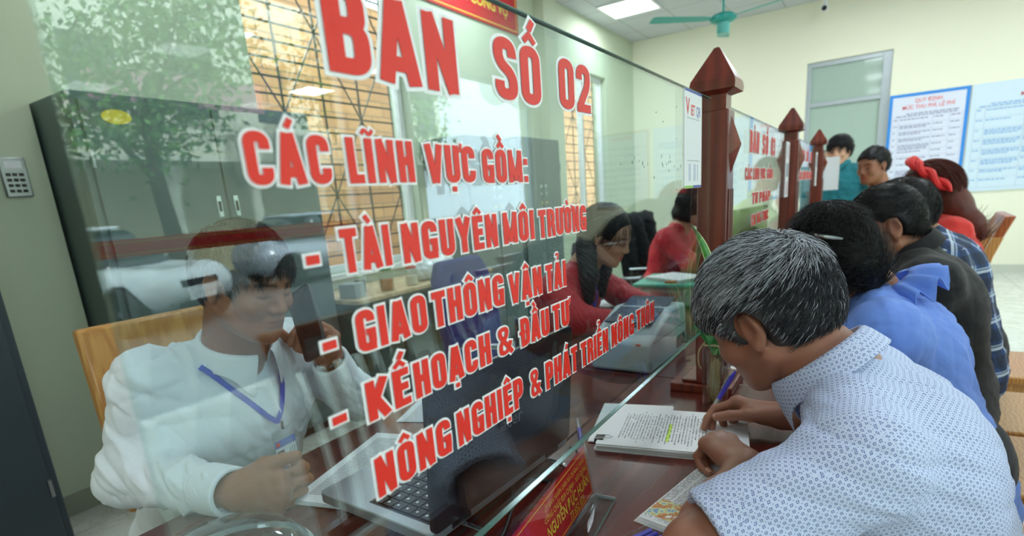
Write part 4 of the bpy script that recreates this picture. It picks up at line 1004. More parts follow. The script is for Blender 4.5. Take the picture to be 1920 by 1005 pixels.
# ruffle along the neckline and over the back shoulder
def ruffle(r, nb, ax, rad, m, n=90, drop=.045, amp=.017, waves=13, name='ruffle'):
    ax = nrm(ax); s1 = nrm(np.cross(ax, (0, 1, 0))); s2 = np.cross(ax, s1); rows = []; K = 6
    for i in range(n+1):
        a = 2*math.pi*i/n; d = s1*math.cos(a)+s2*math.sin(a); w = math.sin(a*waves+.6*math.sin(3*a))
        rows.append([A(nb)+d*(rad+(j/(K-1))*.055*(1+.15*w))+ax*(.004-(j/(K-1))**1.5*drop+amp*w*(j/(K-1))*1.2) for j in range(K)])
    v = A(rows).reshape(-1, 3); f = A([[i*K+j, (i+1)*K+j, (i+1)*K+j+1, i*K+j+1] for i in range(n) for j in range(K-1)]).astype(int)
    o = link(name, np_mesh(name, v-A(r.location), f), m, r); q = o.modifiers.new('solid', 'SOLIDIFY'); q.thickness = .002; return o
ruffle(r, A(J['neck'])+A((.022, 0, .008)), A(J['head'])-A(J['neck'])+A((-.02, 0, .06)), .064, M['cloth_blue'])
pants(J, r, M['trouser']); shoes(J, r, M['shoe'])
T = lambda p, s=.92: c+R@(A(p)*s)
it = [ell(T((0, -.014, .034)), A((.082, .102, .092))*.90, R, .01), ell(T((0, -.042, -.02)), A((.074, .070, .075))*.90, R, .04), ell(T((-.01, -.088, -.062)), A((.046, .040, .044)), R, .02), ell(T((.0, -.070, -.10)), A((.036, .032, .036)), R, .02),
      ell(T((0, .128, -.03)), A((.085, .062, .085))*.92, R, .01, 's')]
hairdo(c, R, .92, r, M['hair_black'], it, 7000, .07, lambda P: (T((-.01, -.11, -.05))-P)+.35*np.cross(P-T((-.01, -.11, -.05)), (R[:, 1])[None]), lift=.02, jit=.1)
mb = MB(); pts = [Vector(T((-.052+.0*i, -.098+.018*(i-2)*.5, -.018+.012*i)) - A(r.location)) for i in range(5)]
mb.tube([Vector(T((-.085+.006*abs(i-3), -.125+.014*i, .0+.011*i-.012))-A(r.location)) for i in range(7)], [.002, .004, .005, .005, .005, .004, .002], 8).build('hair_clip', M['chrome'], r, smooth=True)

# man in black polo
J, r, R, c = sitter('person', 'heavy short-haired man in a black polo shirt leaning on the desk', (.345, 1.945, 1.115), (-.92, -.22, -.36), (-.40, -.04, .92), (.415, 1.965, 1.030), (.475, 1.96, .875), (.495, 1.96, .72), (.52, 1.96, .58), 'skin_dark', h=.0055, hs=.95, w=1.02, paintk=dict(scalp=scalp_short))
top_garment(J, r, M['cloth_black'], h=.006, sl=.9, seed=5, g=.008)
collar(r, A(J['neck'])+A((-.005, 0, .018)), A(J['head'])-A(J['neck'])+A((.0, 0, .06)), .064, (-1, 0, -.3), M['cloth_black'], hgt=.034)
pants(J, r, M['trouser']); shoes(J, r, M['shoe'])
it = hair_items(c, R, .95, th=.006, ear=1.6, back=-.045, front=-.035, temple=1.5, fore=1.22)
hairdo(c, R, .95, r, M['hair_black'], it, 6000, .018, swirl(c, R, (.02, -.07, .09), (.2, .4, 0), down=.0), lift=.25, seed=6, width=.0004, avoid=short_hair_roots(c, R))

# person in the plaid shirt
J, r, R, c = sitter('person', 'person in a navy and white plaid shirt, half hidden behind the man in black', (.400, 2.44, 1.118), (-.92, .10, -.38), (-.35, 0, .93), (.475, 2.455, 1.03), (.545, 2.45, .90), (.59, 2.45, .72), (.62, 2.45, .58), 'skin_mid', h=.007, hs=.93, w=.98)
top_garment(J, r, M['plaid'], h=.007, sl=.95, seed=7, long=True)
pants(J, r, M['trouser']); shoes(J, r, M['shoe'])
it = hair_items(c, R, .93, th=.014, ear=1.1, back=-.06)
hairdo(c, R, .93, r, M['hair_black'], it, 3500, .035, swirl(c, R, (.0, -.07, .09), (0, .5, 0)), lift=.15, seed=8, h=.007, width=.0007)

# woman with long auburn hair and red braided headband
J, r, R, c = sitter('person', 'woman with long auburn hair and a red braided headband', (.500, 2.93, 1.185), (-.93, .05, -.30), (-.28, 0, .95), (.550, 2.95, 1.065), (.60, 2.95, .89), (.63, 2.95, .71), (.66, 2.95, .58), 'skin_fair', h=.007, hs=.9, w=.88, female=True)
top_garment(J, r, cloth('red_floral_cloth', 'd8362e'), h=.008, sl=.9, seed=9, name='blouse')
pants(J, r, M['trouser']); shoes(J, r, M['shoe'])
T = lambda p, s=.9: c+R@(A(p)*s)
it = [ell(T((0, -.016, .036)), A((.084, .102, .096))*.9, R, .01), cap(T((0, -.055, 0)), T((0, -.080, -.10)), .060, .056, .04), cap(T((-.02, -.075, -.10)), T((-.03, -.12, -.21)), .050, .036, .04), cap(T((-.03, -.12, -.20)), T((-.03, -.14, -.27)), .04, .015, .03),
      ell(T((0, .118, -.03)), A((.085, .062, .095))*.9, R, .01, 's'), ell(T((-.085, .01, -.03)), A((.03, .035, .045))*.9, R, .01, 's')]
hairdo(c, R, .9, r, M['hair_auburn'], it, 4000, .11, lambda P: np.tile(-R[:, 2]*1.0-R[:, 1]*.5, (len(P), 1)), lift=.02, seed=10, h=.007, width=.0009)
redband = cloth('red_headband_cloth', 'e02424', rough=.5)
for k in (0, 1):
    mb = MB(); pts = []
    for i in range(41):
        t = i/40; a = math.pi*(-.06+1.12*t); base = A((math.cos(a)*.106, -.060+.085*math.sin(a), .000+math.sin(a)*.150)); ph = t*math.pi*7+k*math.pi
        rad_ = nrm((base[0], 0, base[2]-.01)); pts.append(Vector(T(base+rad_*.010*math.cos(ph)+A((0, .013*math.sin(ph), 0)))-A(r.location)))
    mb.tube(pts, [.013*min(1, .4+8*min(i, 40-i)/40) for i in range(41)], 8).build('headband', redband, r, smooth=True)

# man in the light green uniform shirt
J, r, R, c = sitter('person', 'man in a light green uniform shirt leaning over the counter, facing the camera', (.300, 4.28, 1.315), (-.62, -.76, -.16), (-.08, -.1, .99), (.355, 4.33, 1.145), (.44, 4.36, 1.00), (.53, 4.38, .84), (.58, 4.4, .66), 'skin_dark', h=.007, hs=.90, w=1.05, wrL=(.10, 4.05, .83), elL=(.22, 4.08, .98), wrR=(.12, 4.42, .83), elR=(.30, 4.62, .95), paintk=dict(scalp=scalp_short))
top_garment(J, r, M['cloth_green'], h=.008, sl=.95, seed=11)
collar(r, A(J['neck'])+A((0, 0, .02)), (-.3, 0, 1), .062, (-.7, -.6, 0), M['cloth_green'])
pants(J, r, M['trouser']); shoes(J, r, M['shoe'])
it = hair_items(c, R, .90, th=.007, ear=1.4, back=-.045, front=-.02, temple=1.3)
hairdo(c, R, .90, r, M['hair_black'], it, 2500, .018, swirl(c, R, (.02, -.07, .09), (.2, .3, 0), down=.0), lift=.3, seed=12, h=.006, width=.0008)

# standing man in teal, holding a document
def standing(label, x, y, hgt, fw, sk, shirt):
    s = hgt/1.72; f = nrm(A((fw[0], fw[1], 0))); lat = np.cross(f, (0, 0, 1))*-1   # lat = his left
    B = A((x, y, 0)); P_ = lambda a, b, z: tuple(B+f*a*s+lat*b*s+A((0, 0, z*s)))
    J = dict(head=P_(.03, 0, 1.58), fw=fw, up=(0, 0, 1), neck=P_(0, 0, 1.44), chest=P_(0, 0, 1.27), mid=P_(0, 0, 1.10), pel=P_(0, 0, .95), fwd=tuple(f), w=.98,
             shL=P_(0, .19, 1.39), shR=P_(0, -.19, 1.39), elL=P_(.0, .34, 1.17), wrL=P_(.16, .28, 1.02), elR=P_(.04, -.24, 1.12), wrR=P_(.27, -.14, 1.20),
             knL=P_(.02, .10, .50), knR=P_(.02, -.10, .50), anL=P_(0, .11, .09), anR=P_(0, -.11, .09))
    g = dict(f=tuple(f*.8+A((0, 0, .6))), n=tuple(lat), curls=CURL_FIST, thumb=[(.6, .7, .3), (.2, .9, .4), (.0, .8, .6)], side=1)
    r, R, c, i = make_person('person', label, J, sk, h=.008, hs=.95, handR=g)
    top_garment(J, r, shirt, h=.009, sl=.8, seed=13); collar(r, A(J['neck'])+A((0, 0, .02)), (0, 0, 1), .062, f, shirt)
    it = legs(J, .002)+[cap(A(J['pel']), A(J['pel'])+A((0, 0, .08)), .14, k=.04, n=f, s=.8), pln(A(J['anL'])+A((0, 0, -.02)), (0, 0, -1), .01)]
    blob('trousers', it, .01, M['trouser'], r); shoes(J, r, M['shoe'])
    return J, r, R, c
J, r, R, c = standing('young standing man with a black fringe and teal polo shirt, holding up a document', .06, 5.60, 1.60, (-.25, -.96, -.12), 'skin_fair', M['cloth_teal'])
it = hair_items(c, R, .95, th=.018, ear=1.0, back=-.05, front=.012)
hairdo(c, R, .95, r, M['hair_black'], it, 2500, .04, swirl(c, R, (.0, -.06, .09), (.1, .9, 0), down=.8), lift=.1, seed=14, h=.007, width=.001)

# women in red on the staff side
J, r, R, c = sitter('person', 'woman in a crimson dress with dark plaited hair, writing on the papers behind the printer', (-.545, 2.03, 1.115), (.86, .06, -.42), (.34, 0, .92), (-.655, 2.03, .985), (-.73, 2.03, .84), (-.78, 2.03, .68), (-.83, 2.03, .59), 'skin_fair', h=.006, hs=.9, w=.92, female=True, dirx=1, wrL=(-.40, 2.16, .81), wrR=(-.37, 1.87, .81), elL=(-.62, 2.31, .84), elR=(-.57, 1.80, .83), paintk=dict(lip=(.95, .30, .32)))
top_garment(J, r, M['cloth_redao'], h=.006, long=True, seed=15, name='dress', amp=.005)
pants(J, r, M['trouser']); shoes(J, r, M['shoe'])
T = lambda p, s=.9: c+R@(A(p)*s)
it = [ell(T((0, -.018, .036)), A((.088, .106, .096))*.9, R, .01), ell(T((0, -.05, -.03)), A((.075, .07, .08))*.9, R, .04), ell(T((0, .122, -.035)), A((.085, .062, .10))*.9, R, .01, 's'), ell(T((.085, .02, -.03)), A((.026, .035, .04))*.9, R, .01, 's')]
for q in (-1, 1): it += [cap(T((q*.06, -.05, -.07)), T((q*.085, .02, -.17)), .040, .036, .03), cap(T((q*.085, .02, -.17)), T((q*.08, .06, -.27)), .036, .020, .02)]
hairdo(c, R, .9, r, M['hair_black'], it, 3000, .06, lambda P: np.tile(-R[:, 2]*1.0-R[:, 1]*.3, (len(P), 1)), lift=.03, seed=16, h=.006, width=.0006)
blue_ribbon = flat('blue_lanyard_ribbon', '2a45c0', .6)
def ribbon(name, pts, w, m, parent, nrm_=(1, 0, 0), th=.0014):
    P = [Vector(p) for p in pts]; n = Vector(nrm_).normalized(); vs = []
    for i, p in enumerate(P):
        d = (P[min(i+1, len(P)-1)]-P[max(i-1, 0)]).normalized(); s = d.cross(n).normalized()*w/2; vs += [p-s, p+s]
    fs = [(2*i, 2*i+1, 2*i+3, 2*i+2) for i in range(len(P)-1)]
    mb = MB(); L = Vector(parent.location) if parent else Vector(); mb.add([v-L for v in vs], fs); return mb.build(name, m, parent, solid=th)
def on_front(J, pts, items, off=.004):
    """push points on to the front of a garment by marching along the wearer's forward axis"""
    f = nrm((J['fwd'][0], J['fwd'][1], 0)); out = []
    for p in pts:
        P = A(p)-f*.25; ts = np.arange(0, .5, .002); Q = P[None]+ts[:, None]*f; d = evs(items, Q); k = np.where(d < 0)[0]
        out.append(tuple(Q[k[-1]]+f*off) if len(k) else tuple(p))
    return out
gi = torso_items(J, .006)
for q in (-1, 1): ribbon('lanyard', on_front(J, [(-.60, 2.03+q*.06*(1-t)**.8, .985-.16*t) for t in [i/8 for i in range(9)]], gi, .006), .012, blue_ribbon, r)
J, r, R, c = sitter('person', 'woman in a crimson dress with bobbed hair and black glasses at the far counter', (-.555, 3.42, 1.160), (.78, .0, -.45), (.36, 0, .92), (-.655, 3.42, 1.04), (-.72, 3.42, .89), (-.77, 3.42, .70), (-.82, 3.42, .59), 'skin_fair', h=.007, hs=.9, w=.9, female=True, dirx=1, wrL=(-.36, 3.50, .86), wrR=(-.38, 3.34, .86), paintk=dict(lip=(.95, .30, .32)))
top_garment(J, r, M['cloth_redao'], h=.007, long=True, seed=17, name='dress', amp=.005)
pants(J, r, M['trouser']); shoes(J, r, M['shoe'])
T = lambda p, s=.9: c+R@(A(p)*s)
it = [ell(T((0, -.018, .036)), A((.092, .110, .098))*.9, R, .01), cap(T((0, -.05, -.0)), T((0, -.05, -.09)), .080, .078, .04), ell(T((0, .115, -.045)), A((.078, .080, .115))*.9, R, .01, 's'), pln(T((0, 0, -.115)), -R[:, 2], .01)]
hairdo(c, R, .9, r, M['hair_black'], it, 2500, .06, lambda P: np.tile(-R[:, 2], (len(P), 1)), lift=.03, seed=18, h=.007, width=.0008)
def glasses(r, T, m):
    L = Vector(r.location); mb = MB()
    for q in (-1, 1):
        mb.tube([Vector(T((q*.034+.026*math.cos(a), .104-.01*abs(math.cos(a)), .0+.019*math.sin(a))))-L for a in [2*math.pi*i/20 for i in range(21)]], .0016, 6, cap=False)
        mb.tube([Vector(T((q*.060, .098, .006)))-L, Vector(T((q*.078, .05, .008)))-L, Vector(T((q*.082, -.01, .006)))-L], .0016, 6)
    mb.tube([Vector(T((-.009, .106, .003)))-L, Vector(T((.009, .106, .003)))-L], .0016, 6)
    return mb.build('glasses', m, r)
glasses(r, T, M['black'])
# ================= furniture on the staff side =================
def locker(x, y0, y1, z1, lab, m, ndoor=2, dep=.44, sticker=False):
    r = empty('steel_locker', (x, (y0+y1)/2, 0), label=lab, cat='locker'); L = (y1-y0)/2; D = dep
    bx('cabinet_body', m, r, (-D, -.012, -L, L, .05, z1), bevel=.004)
    bx('plinth', M['gap'], r, (-D+.02, -.03, -L+.01, L-.01, 0, .05))
    w = (2*L-.05)/ndoor
    for i in range(ndoor):
        a = -L+.025+w*i; d = bx('locker_door', m, r, (-.0118, .006, a+.004, a+w-.004, .08, z1-.03), bevel=.003)
        hy = a+w-.045 if i % 2 == 0 else a+.045
        MB().box(.0062, .009, hy-.012, hy+.012, 1.30, 1.40).build('recessed_handle', M['chrome'], d, bevel=.002)
        MB().box(.0092, .0098, hy-.007, hy+.007, 1.325, 1.375).build('handle_slot', M['gap'], d)
        MB().lathe([(.008, 0), (.008, .006), (.0, .0065)], (0, 0, 0), 12, M=Matrix.Translation((.006, hy, 1.23)) @ Matrix.Rotation(math.pi/2, 4, 'Y')).build('lock', M['gold'], d)
        for z in (.3, z1-.3): MB().box(-.006, .012, a+(.001 if i % 2 == 0 else w-.012), a+(.012 if i % 2 == 0 else w-.001), z, z+.07).build('hinge', M['steel'], d)
    return r
lk = locker(-2.41, 1.09, 2.243, 1.83, 'grey-green two-door steel locker behind the officer on the phone', M['locker'])
mb = MB(); mb.lathe([(.045, 0), (.045, .001), (0, .0012)], n=24, M=Matrix.Translation((.0068, -.42, 1.735)) @ Matrix.Rotation(math.pi/2, 4, 'Y') @ Matrix.Diagonal((.65, 1.3, 1, 1))); mb.build('oval_sticker', M['gold'], lk)
locker(-2.41, 3.70, 4.50, 1.80, 'grey steel locker between the two windows, left one of the pair', M['locker'])
locker(-2.41, 4.52, 5.32, 1.83, 'grey steel locker between the two windows, right one of the pair', M['locker'])
locker(-2.28, -.45, .684, 1.83, 'dark slate steel locker at the left edge of the picture', M['locker_dark'], dep=.44)
# keypad on the wall
r = empty('alarm_keypad', (XL+.111, .965, 1.44), label='small grey keypad with buttons on the wall left of the locker', cat='keypad')
bx('housing', M['steel'], r, (0, .022, -.055, .035, 0, .16), bevel=.004); bx('display', M['paper'], r, (.0222, .0235, -.04, .02, .115, .145))
for i in range(4):
    for j in range(3): bx('button', M['black'], r, (.0222, .026, -.042+j*.022, -.026+j*.022, .018+i*.022, .030+i*.022), bevel=.001)
# long side table under the window
r = empty('side_table', (-2.5, 2.9, 0), rz=math.radians(0), label='long pale-topped table with dark green front under the window, cluttered with jars', cat='table')
bx('table_top', M['lightwood'], r, (-.33, .27, -.645, .78, .735, .76), bevel=.003)
bx('front_panel', M['darkgreen'], r, (.20, .22, -.60, .74, .04, .735)); bx('side_panel', M['darkgreen'], r, (-.31, .20, -.62, -.60, 0, .735)); bx('side_panel', M['darkgreen'], r, (-.31, .20, .74, .76, 0, .735))
for k in (-.25, .25): bx('panel_strip', M['gap'], r, (.2202, .224, k-.006, k+.006, .05, .73))
jarglass = clear('jar_glass', (.93, .96, .95), 1.45)
def jar(x, y, z, rad, h, lab, lid, fill=None, grp_='jars and cups on the side table'):
    r = empty('jar', (x, y, z), label=lab, cat='jar', group=grp_)
    MB().lathe([(rad*.9, 0), (rad, .01), (rad, h*.78), (rad*.75, h*.86), (rad*.75, h*.9)], n=20, cap=False).build('glass_body', jarglass, r, smooth=True)
    MB().lathe([(rad*.8, h*.88), (rad*.8, h), (0, h)], n=20).build('lid', lid, r, smooth=True)
    if fill: MB().lathe([(0, .004), (rad*.85, .006), (rad*.9, h*.5), (0, h*.52)], n=20, cap=False).build('contents', fill, r, smooth=True)
green_pl = flat('green_plastic', '2f8a4a', .4); amber = flat('amber_honey', 'b06a18', .3); redpl = flat('red_plastic', 'c8281e', .4); bluepl = flat('blue_plastic', '2a4aa8', .4); aqua = flat('pale_aqua_plastic', '9fd2c6', .4)
jar(-2.35, 2.62, .76, .05, .15, 'glass jar of amber contents with a green lid on the side table', green_pl, amber)
jar(-2.33, 2.84, .76, .045, .13, 'glass jar with a red lid beside the clear plastic bag', redpl, flat('pale_powder', 'd8d0b8', .8))
jar(-2.47, 2.50, .76, .04, .17, 'tall glass jar with a white lid at the near end of the side table', M['white'], flat('tea_leaves', '5a4a2a', .9))
bag = [ell((-2.40, 3.14, .83), (.11, .17, .075), None, .02), ell((-2.36, 3.24, .86), (.07, .08, .07), None, .03), ell((-2.44, 3.04, .84), (.08, .08, .08), None, .03)]
e0 = empty('plastic_bag', (-2.4, 3.14, .76), label='crumpled whitish plastic bag on the side table under the window', cat='bag')
blob('bag_film', bag, .008, flat('milky_plastic_film', 'd5dde0', .25), e0, fold=folds(.022, 45, 21), clip=(A((-3, 2, .762)), A((0, 5, 2))))
r = empty('box', (-2.38, 2.35, .76), rz=.2, label='small grey carton at the near end of the side table', cat='box'); bx('carton', flat('grey_card', '8e9694', .8), r, (-.06, .06, -.05, .05, 0, .09), bevel=.002)

# wall banner
ban = empty('wall_banner', (XL+.004, 4.0, 2.89), label='long red wall banner with yellow lettering above the staff side', cat='banner')
bx('banner_cloth', M['cloth_red'], ban, (0, .012, -2.4, 1.38, 0, .50)); 
for z in (.02, .47): bx('gold_border', M['yellow'], ban, (.0122, .0135, -2.38, 1.36, z, z+.008))
bx('gold_border', M['yellow'], ban, (.0122, .0135, 1.345, 1.353, .02, .478))
def text(txt, size, m, parent, Mx, name='lettering', align='LEFT', xs=1.0, off=0.0, ext=0.0, spacing=1.0):
    cu = bpy.data.curves.new('t', 'FONT'); cu.body = txt; cu.size = size; cu.align_x = align; cu.offset = off; cu.extrude = ext; cu.space_character = spacing; cu.resolution_u = 3
    o = bpy.data.objects.new('t', cu); COL.objects.link(o); dg = bpy.context.evaluated_depsgraph_get(); dg.update()
    me = bpy.data.meshes.new_from_object(o.evaluated_get(dg)); bpy.data.objects.remove(o); me.transform(Matrix.Diagonal((xs, 1, 1, 1))); me.transform(Mx)
    return link(name, me, m, parent)
FX = Matrix(((0, 0, 1, 0), (1, 0, 0, 0), (0, 1, 0, 0), (0, 0, 0, 1)))       # text on a surface facing +x, reading along +y
def FXat(x, y, z): return Matrix.Translation((x, y, z)) @ FX
text('LIÊM CHÍNH, CÔNG TÂM, TẬN TÂM', .17, M['yellow'], ban, FXat(.0125, 1.30, .28), align='RIGHT', off=.004) if False else None
text('TRONG THỰC THI CÔNG VỤ', .135, M['yellow'], ban, FXat(.0135, 1.20, .13), align='RIGHT', off=.003)
# pipe, wall clutter
r = tag(MB().tube([(XL+.03, 6.10, 1.9), (XL+.03, 6.10, CEIL-.002)], .022, 12).build('wall_conduit', flat('dark_conduit', '3a4246', .5)), 'dark vertical conduit pipe running up the staff-side wall', 'pipe')

# ---- chairs
def office_chair(x, y, rz, m, lab, group=None, zb=1.0, w=.23):
    r = empty('office_chair', (x, y, 0), rz=rz, label=lab, cat='chair', group=group)
    bx('seat', m, r, (-.22, .24, -w, w, .42, .49), bevel=.03)
    n = 7; prof = [(-.22-.07*(i/n)**1.4, .50+(zb-.50)*i/n) for i in range(n+1)]
    mb = MB(); wd = [w*(.86+.14*math.sin(math.pi*i/n))*(1 if i < n else .8) for i in range(n+1)]
    v = []; 
    for (px, pz), ww in zip(prof, wd): v += [(px-.03, -ww, pz), (px-.03, ww, pz), (px+.025, ww, pz), (px+.025, -ww, pz)]
    f = [(3, 2, 1, 0)]+[tuple(4*n+k for k in range(4))]
    for i in range(n):
        for k in range(4): f.append((4*i+k, 4*i+(k+1) % 4, 4*i+4+(k+1) % 4, 4*i+4+k))
    mb.add(v, f).build('backrest', m, r, bevel=.018)
    MB().tube([(0, 0, .10), (0, 0, .42)], .025, 12).build('column', M['chrome'], r)
    for k in range(5):
        a = 2*math.pi*k/5; leg = MB().tube([(0, 0, .11), (.28*math.cos(a), .28*math.sin(a), .065)], [.022, .014], 8).build('leg', M['black'], r)
        MB().ball((.28*math.cos(a), .28*math.sin(a), .03), .03, 8).build('castor', M['black'], leg)
    for s in (-1, 1): MB().tube([(-.15, s*(w+.02), .46), (-.15, s*(w+.04), .68), (.12, s*(w+.04), .70)], .014, 8).build('armrest', M['chrome'], r)
    return r
office_chair(-1.02, 2.08, .05, flat('royal_blue_fabric', '1c2f7a', .85, scale=30), 'blue fabric chair behind the woman with dark plaits', zb=1.03)
office_chair(-.99, 3.42, 0, M['blackfab'], 'black chair of the woman with glasses', zb=.98)
bc = office_chair(-1.08, 4.45, -.15, M['blackfab'], 'empty black office chair with a jacket over its back, between the two women in red', zb=1.06)
jk = [cap((-1.32, 4.27, 1.06), (-1.28, 4.66, 1.06), .05, k=.03), cap((-1.35, 4.32, 1.0), (-1.32, 4.35, .62), .06, .07, .05), cap((-1.32, 4.60, 1.0), (-1.28, 4.58, .62), .06, .07, .05), cap((-1.26, 4.38, 1.0), (-1.21, 4.42, .72), .05, .05, .05), cap((-1.24, 4.60, 1.0), (-1.19, 4.56, .72), .05, .05, .05)]
e0 = empty('jacket', (-1.31, 4.46, .6), label='black jacket hung over the back of the empty office chair', cat='jacket'); blob('jacket_cloth', jk, .01, M['blackfab'], e0, fold=folds(.012, 30, 5))

def wood_chair(lab=None, group='wooden chairs along the customer side', zb=1.02):
    """seat front looks to -x, back at +x"""
    r = empty('dining_chair', (0, 0, 0), label=lab, cat='chair', group=group)
    MB().prism(rrect(-.21, .21, -.21, .21, .03), .425, .455).build('seat', M['oak'], r, bevel=.006)
    def rail(mb): mb.box(-.185, .185, -.19, -.165, .36, .4248); mb.box(-.185, .185, .165, .19, .36, .4248); mb.box(-.19, -.165, -.165, .165, .36, .4248)
    part('seat_frame', M['oak'], r, rail, bevel=.002)
    for s in (-1, 1): bx('leg', M['oak'], r, (-.205, -.165, s*.19-.02, s*.19+.02, 0, .4246), bevel=.004)
    def curve(z): t = max(0, (z-.40)/(zb-.40)); return .19+.10*t**1.5+.03*math.sin(math.pi*t)*-1+.05*max(0, (.4-z)/.4)
    def post_(y, w, z0, z1, d=.022):
        mb = MB(); n = 10; v = []
        for i in range(n+1):
            z = z0+(z1-z0)*i/n; x = curve(z); v += [(x-d, y-w, z), (x-d, y+w, z), (x+d, y+w, z), (x+d, y-w, z)]
        f = [(3, 2, 1, 0), tuple(4*n+k for k in range(4))]
        for i in range(n):
            for k in range(4): f.append((4*i+k, 4*i+(k+1) % 4, 4*i+4+(k+1) % 4, 4*i+4+k))
        return mb.add(v, f)
    for s in (-1, 1): post_(s*.185, .018, 0, zb-.10).build('rear_post', M['oak'], r, bevel=.004)
    post_(0, .203, zb-.10, zb, .02).build('top_rail', M['oak2'], r, bevel=.006)
    post_(0, .165, .50, .54, .012).build('lower_rail', M['oak2'], r, bevel=.003)
    for k in range(5): post_(-.12+.06*k, .012, .54, zb-.10, .008).build('slat', M['oak' if k % 2 else 'oak2'], r, bevel=.002)
    return r
wc = wood_chair('honey-brown wooden chair under the grey-haired man'); wc.location = (.54, .92, 0)
for (x, y, a, l) in [(.54, 1.47, 0, 'honey-brown wooden chair under the woman in the blue blouse'), (.66, 1.93, 0, 'honey-brown wooden chair of the man in black, its seat nearest at the right edge'),
                     (.86, 2.38, .03, 'honey-brown wooden chair of the person in plaid, second seat up the right edge'), (.93, 2.98, .03, 'honey-brown wooden chair of the woman with auburn hair, third seat up the right edge'),
                     (.60, 3.80, -.04, 'empty wooden chair whose tall slatted back shows against the far wall'), (.50, 5.15, 0, 'farthest wooden chair, its corner showing behind the auburn hair')]:
    c_ = copy_tree(wc); c_.location = (x, y, 0); c_.rotation_euler.z = a; c_['label'] = l
# officer's chair: broad wooden back
r = empty('wooden_armchair', (-1.04, .79, 0), label='broad pale wooden chair behind the officer on the phone', cat='chair')
MB().prism(rrect(-.24, .22, -.24, .24, .03), .42, .455).build('seat', M['oak'], r, bevel=.006)
bx('backrest', M['oak'], r, (-.02, .02, -.25, .24, .55, 1.045), bevel=.01, M=Matrix.Translation((-.21, 0, 0)) @ Matrix.Rotation(math.radians(-4), 4, 'Y'))
for sx, sy in ((-1, -1), (-1, 1), (1, -1), (1, 1)): bx('leg', M['oak'], r, (sx*.2-.02, sx*.2+.02, sy*.21-.02, sy*.21+.02, 0, .42), bevel=.004)
for s in (-1, 1): MB().tube([(-.19, s*.20, .46), (-.20, s*.20, .60)], .018, 8).build('back_support', M['oak'], r)

# ================= things on the desk =================
def sheet(name, cx, cy, z, w, l, rz, m, parent=None, th=.0005, curl=0.0, n=8):
    mb = MB(); v = []; K = n+1
    for i in range(K):
        for j in range(K):
            u, t = i/n-.5, j/n-.5; v.append((u*w, t*l, curl*((u*2)**2*.3+max(0, t*2)**3*.7)))
    mb.add(v, [(i*K+j, (i+1)*K+j, (i+1)*K+j+1, i*K+j+1) for i in range(n) for j in range(n)])
    o = mb.build(name, m, parent, solid=th); o.modifiers['solid'].offset = 1 if not curl else 0; o.location = (cx, cy, z); o.rotation_euler.z = rz
    if parent: o.location = Vector((cx, cy, z))
    return o
def stack(name, cx, cy, z, w, l, rz, n, m_top, lab, cat='paper stack', th=.0011, seed=0):
    r = empty(name, (cx, cy, z), rz=rz, label=lab, cat=cat); q = random.Random(seed)
    def sh_(mb):
        for i in range(n):
            dx, dy, a = q.uniform(-.003, .003), q.uniform(-.003, .003), q.uniform(-.012, .012)
            mb.box(-w/2, w/2, -l/2, l/2, i*th, i*th+th*.72, M=Matrix.Translation((dx, dy, 0)) @ Matrix.Rotation(a, 4, 'Z'))
    part('sheets', M['paper'], r, sh_)
    bx('top_sheet', m_top, r, (-w/2, w/2, -l/2, l/2, n*th, n*th+.0003)); return r, n*th
mA4 = lambda nm, **k: printed(nm, pitch=.0052, margin=(-.088, .088, -.125, .125), word=230, dens=.62, **k)

# documents the old man signs; the top of the page points to the glass
def form_mat():
    t = NT('signed_form_print'); v = t.coord(); x, y, z = t.sep(v)
    pitch = .0062
    row = t.math('FRACT', t.math('DIVIDE', x, pitch)); ln = t.math('LESS_THAN', t.math('ABSOLUTE', t.math('SUBTRACT', row, .5)), .2); ri = t.math('FLOOR', t.math('DIVIDE', x, pitch))
    cv = t.new('ShaderNodeCombineXYZ'); t.l(t.math('MULTIPLY', y, 230), cv.inputs[0]); t.l(t.math('MULTIPLY', ri, 7.31), cv.inputs[1]); n = t.noise(cv.outputs[0], 1.0, 0)
    cv2 = t.new('ShaderNodeCombineXYZ'); t.l(t.math('MULTIPLY', ri, 3.7), cv2.inputs[0]); n3 = t.noise(cv2.outputs[0], 1.0, 0)
    m = t.math('MULTIPLY', ln, t.math('GREATER_THAN', n, .43))
    half = t.math('MULTIPLY_ADD', n3, .09, .022)
    for q in (t.math('GREATER_THAN', x, -.105), t.math('LESS_THAN', x, .075), t.math('LESS_THAN', t.math('ABSOLUTE', y), half)): m = t.math('MULTIPLY', m, q)
    hl = t.math('MULTIPLY', t.math('LESS_THAN', t.math('ABSOLUTE', t.math('SUBTRACT', x, -.0065)), .0036), t.math('LESS_THAN', t.math('ABSOLUTE', t.math('ADD', y, .022)), .045))
    col = t.mix(t.math('MULTIPLY', hl, .9), lin('eceef2'), lin('c8f02a')); col = t.mix(t.math('MULTIPLY', m, .75), col, (.06, .06, .09)); t.set(col=col, rough=.65); return t.m
r, hz = stack('document_stack', -.008, 1.075, DZ, .285, .205, math.radians(11), 13, form_mat(), 'thick stack of typed forms being signed by the grey-haired man', seed=4)
mb = MB(); q = random.Random(2); pts = [Vector((.10+.012*math.sin(i*1.9)+q.uniform(-.003, .003), -.045+i*.0035, hz+.0006)) for i in range(14)]
mb.tube(bez(pts, 4), .0004, 4); mb.build('signature', M['black'], r)
q = random.Random(8); mb = MB(); mb.tube(bez([Vector((.058+q.uniform(-.006, .006), .048+i*.003, hz+.0006)) for i in range(8)], 4), .0004, 4); mb.build('signature', M['black'], r)
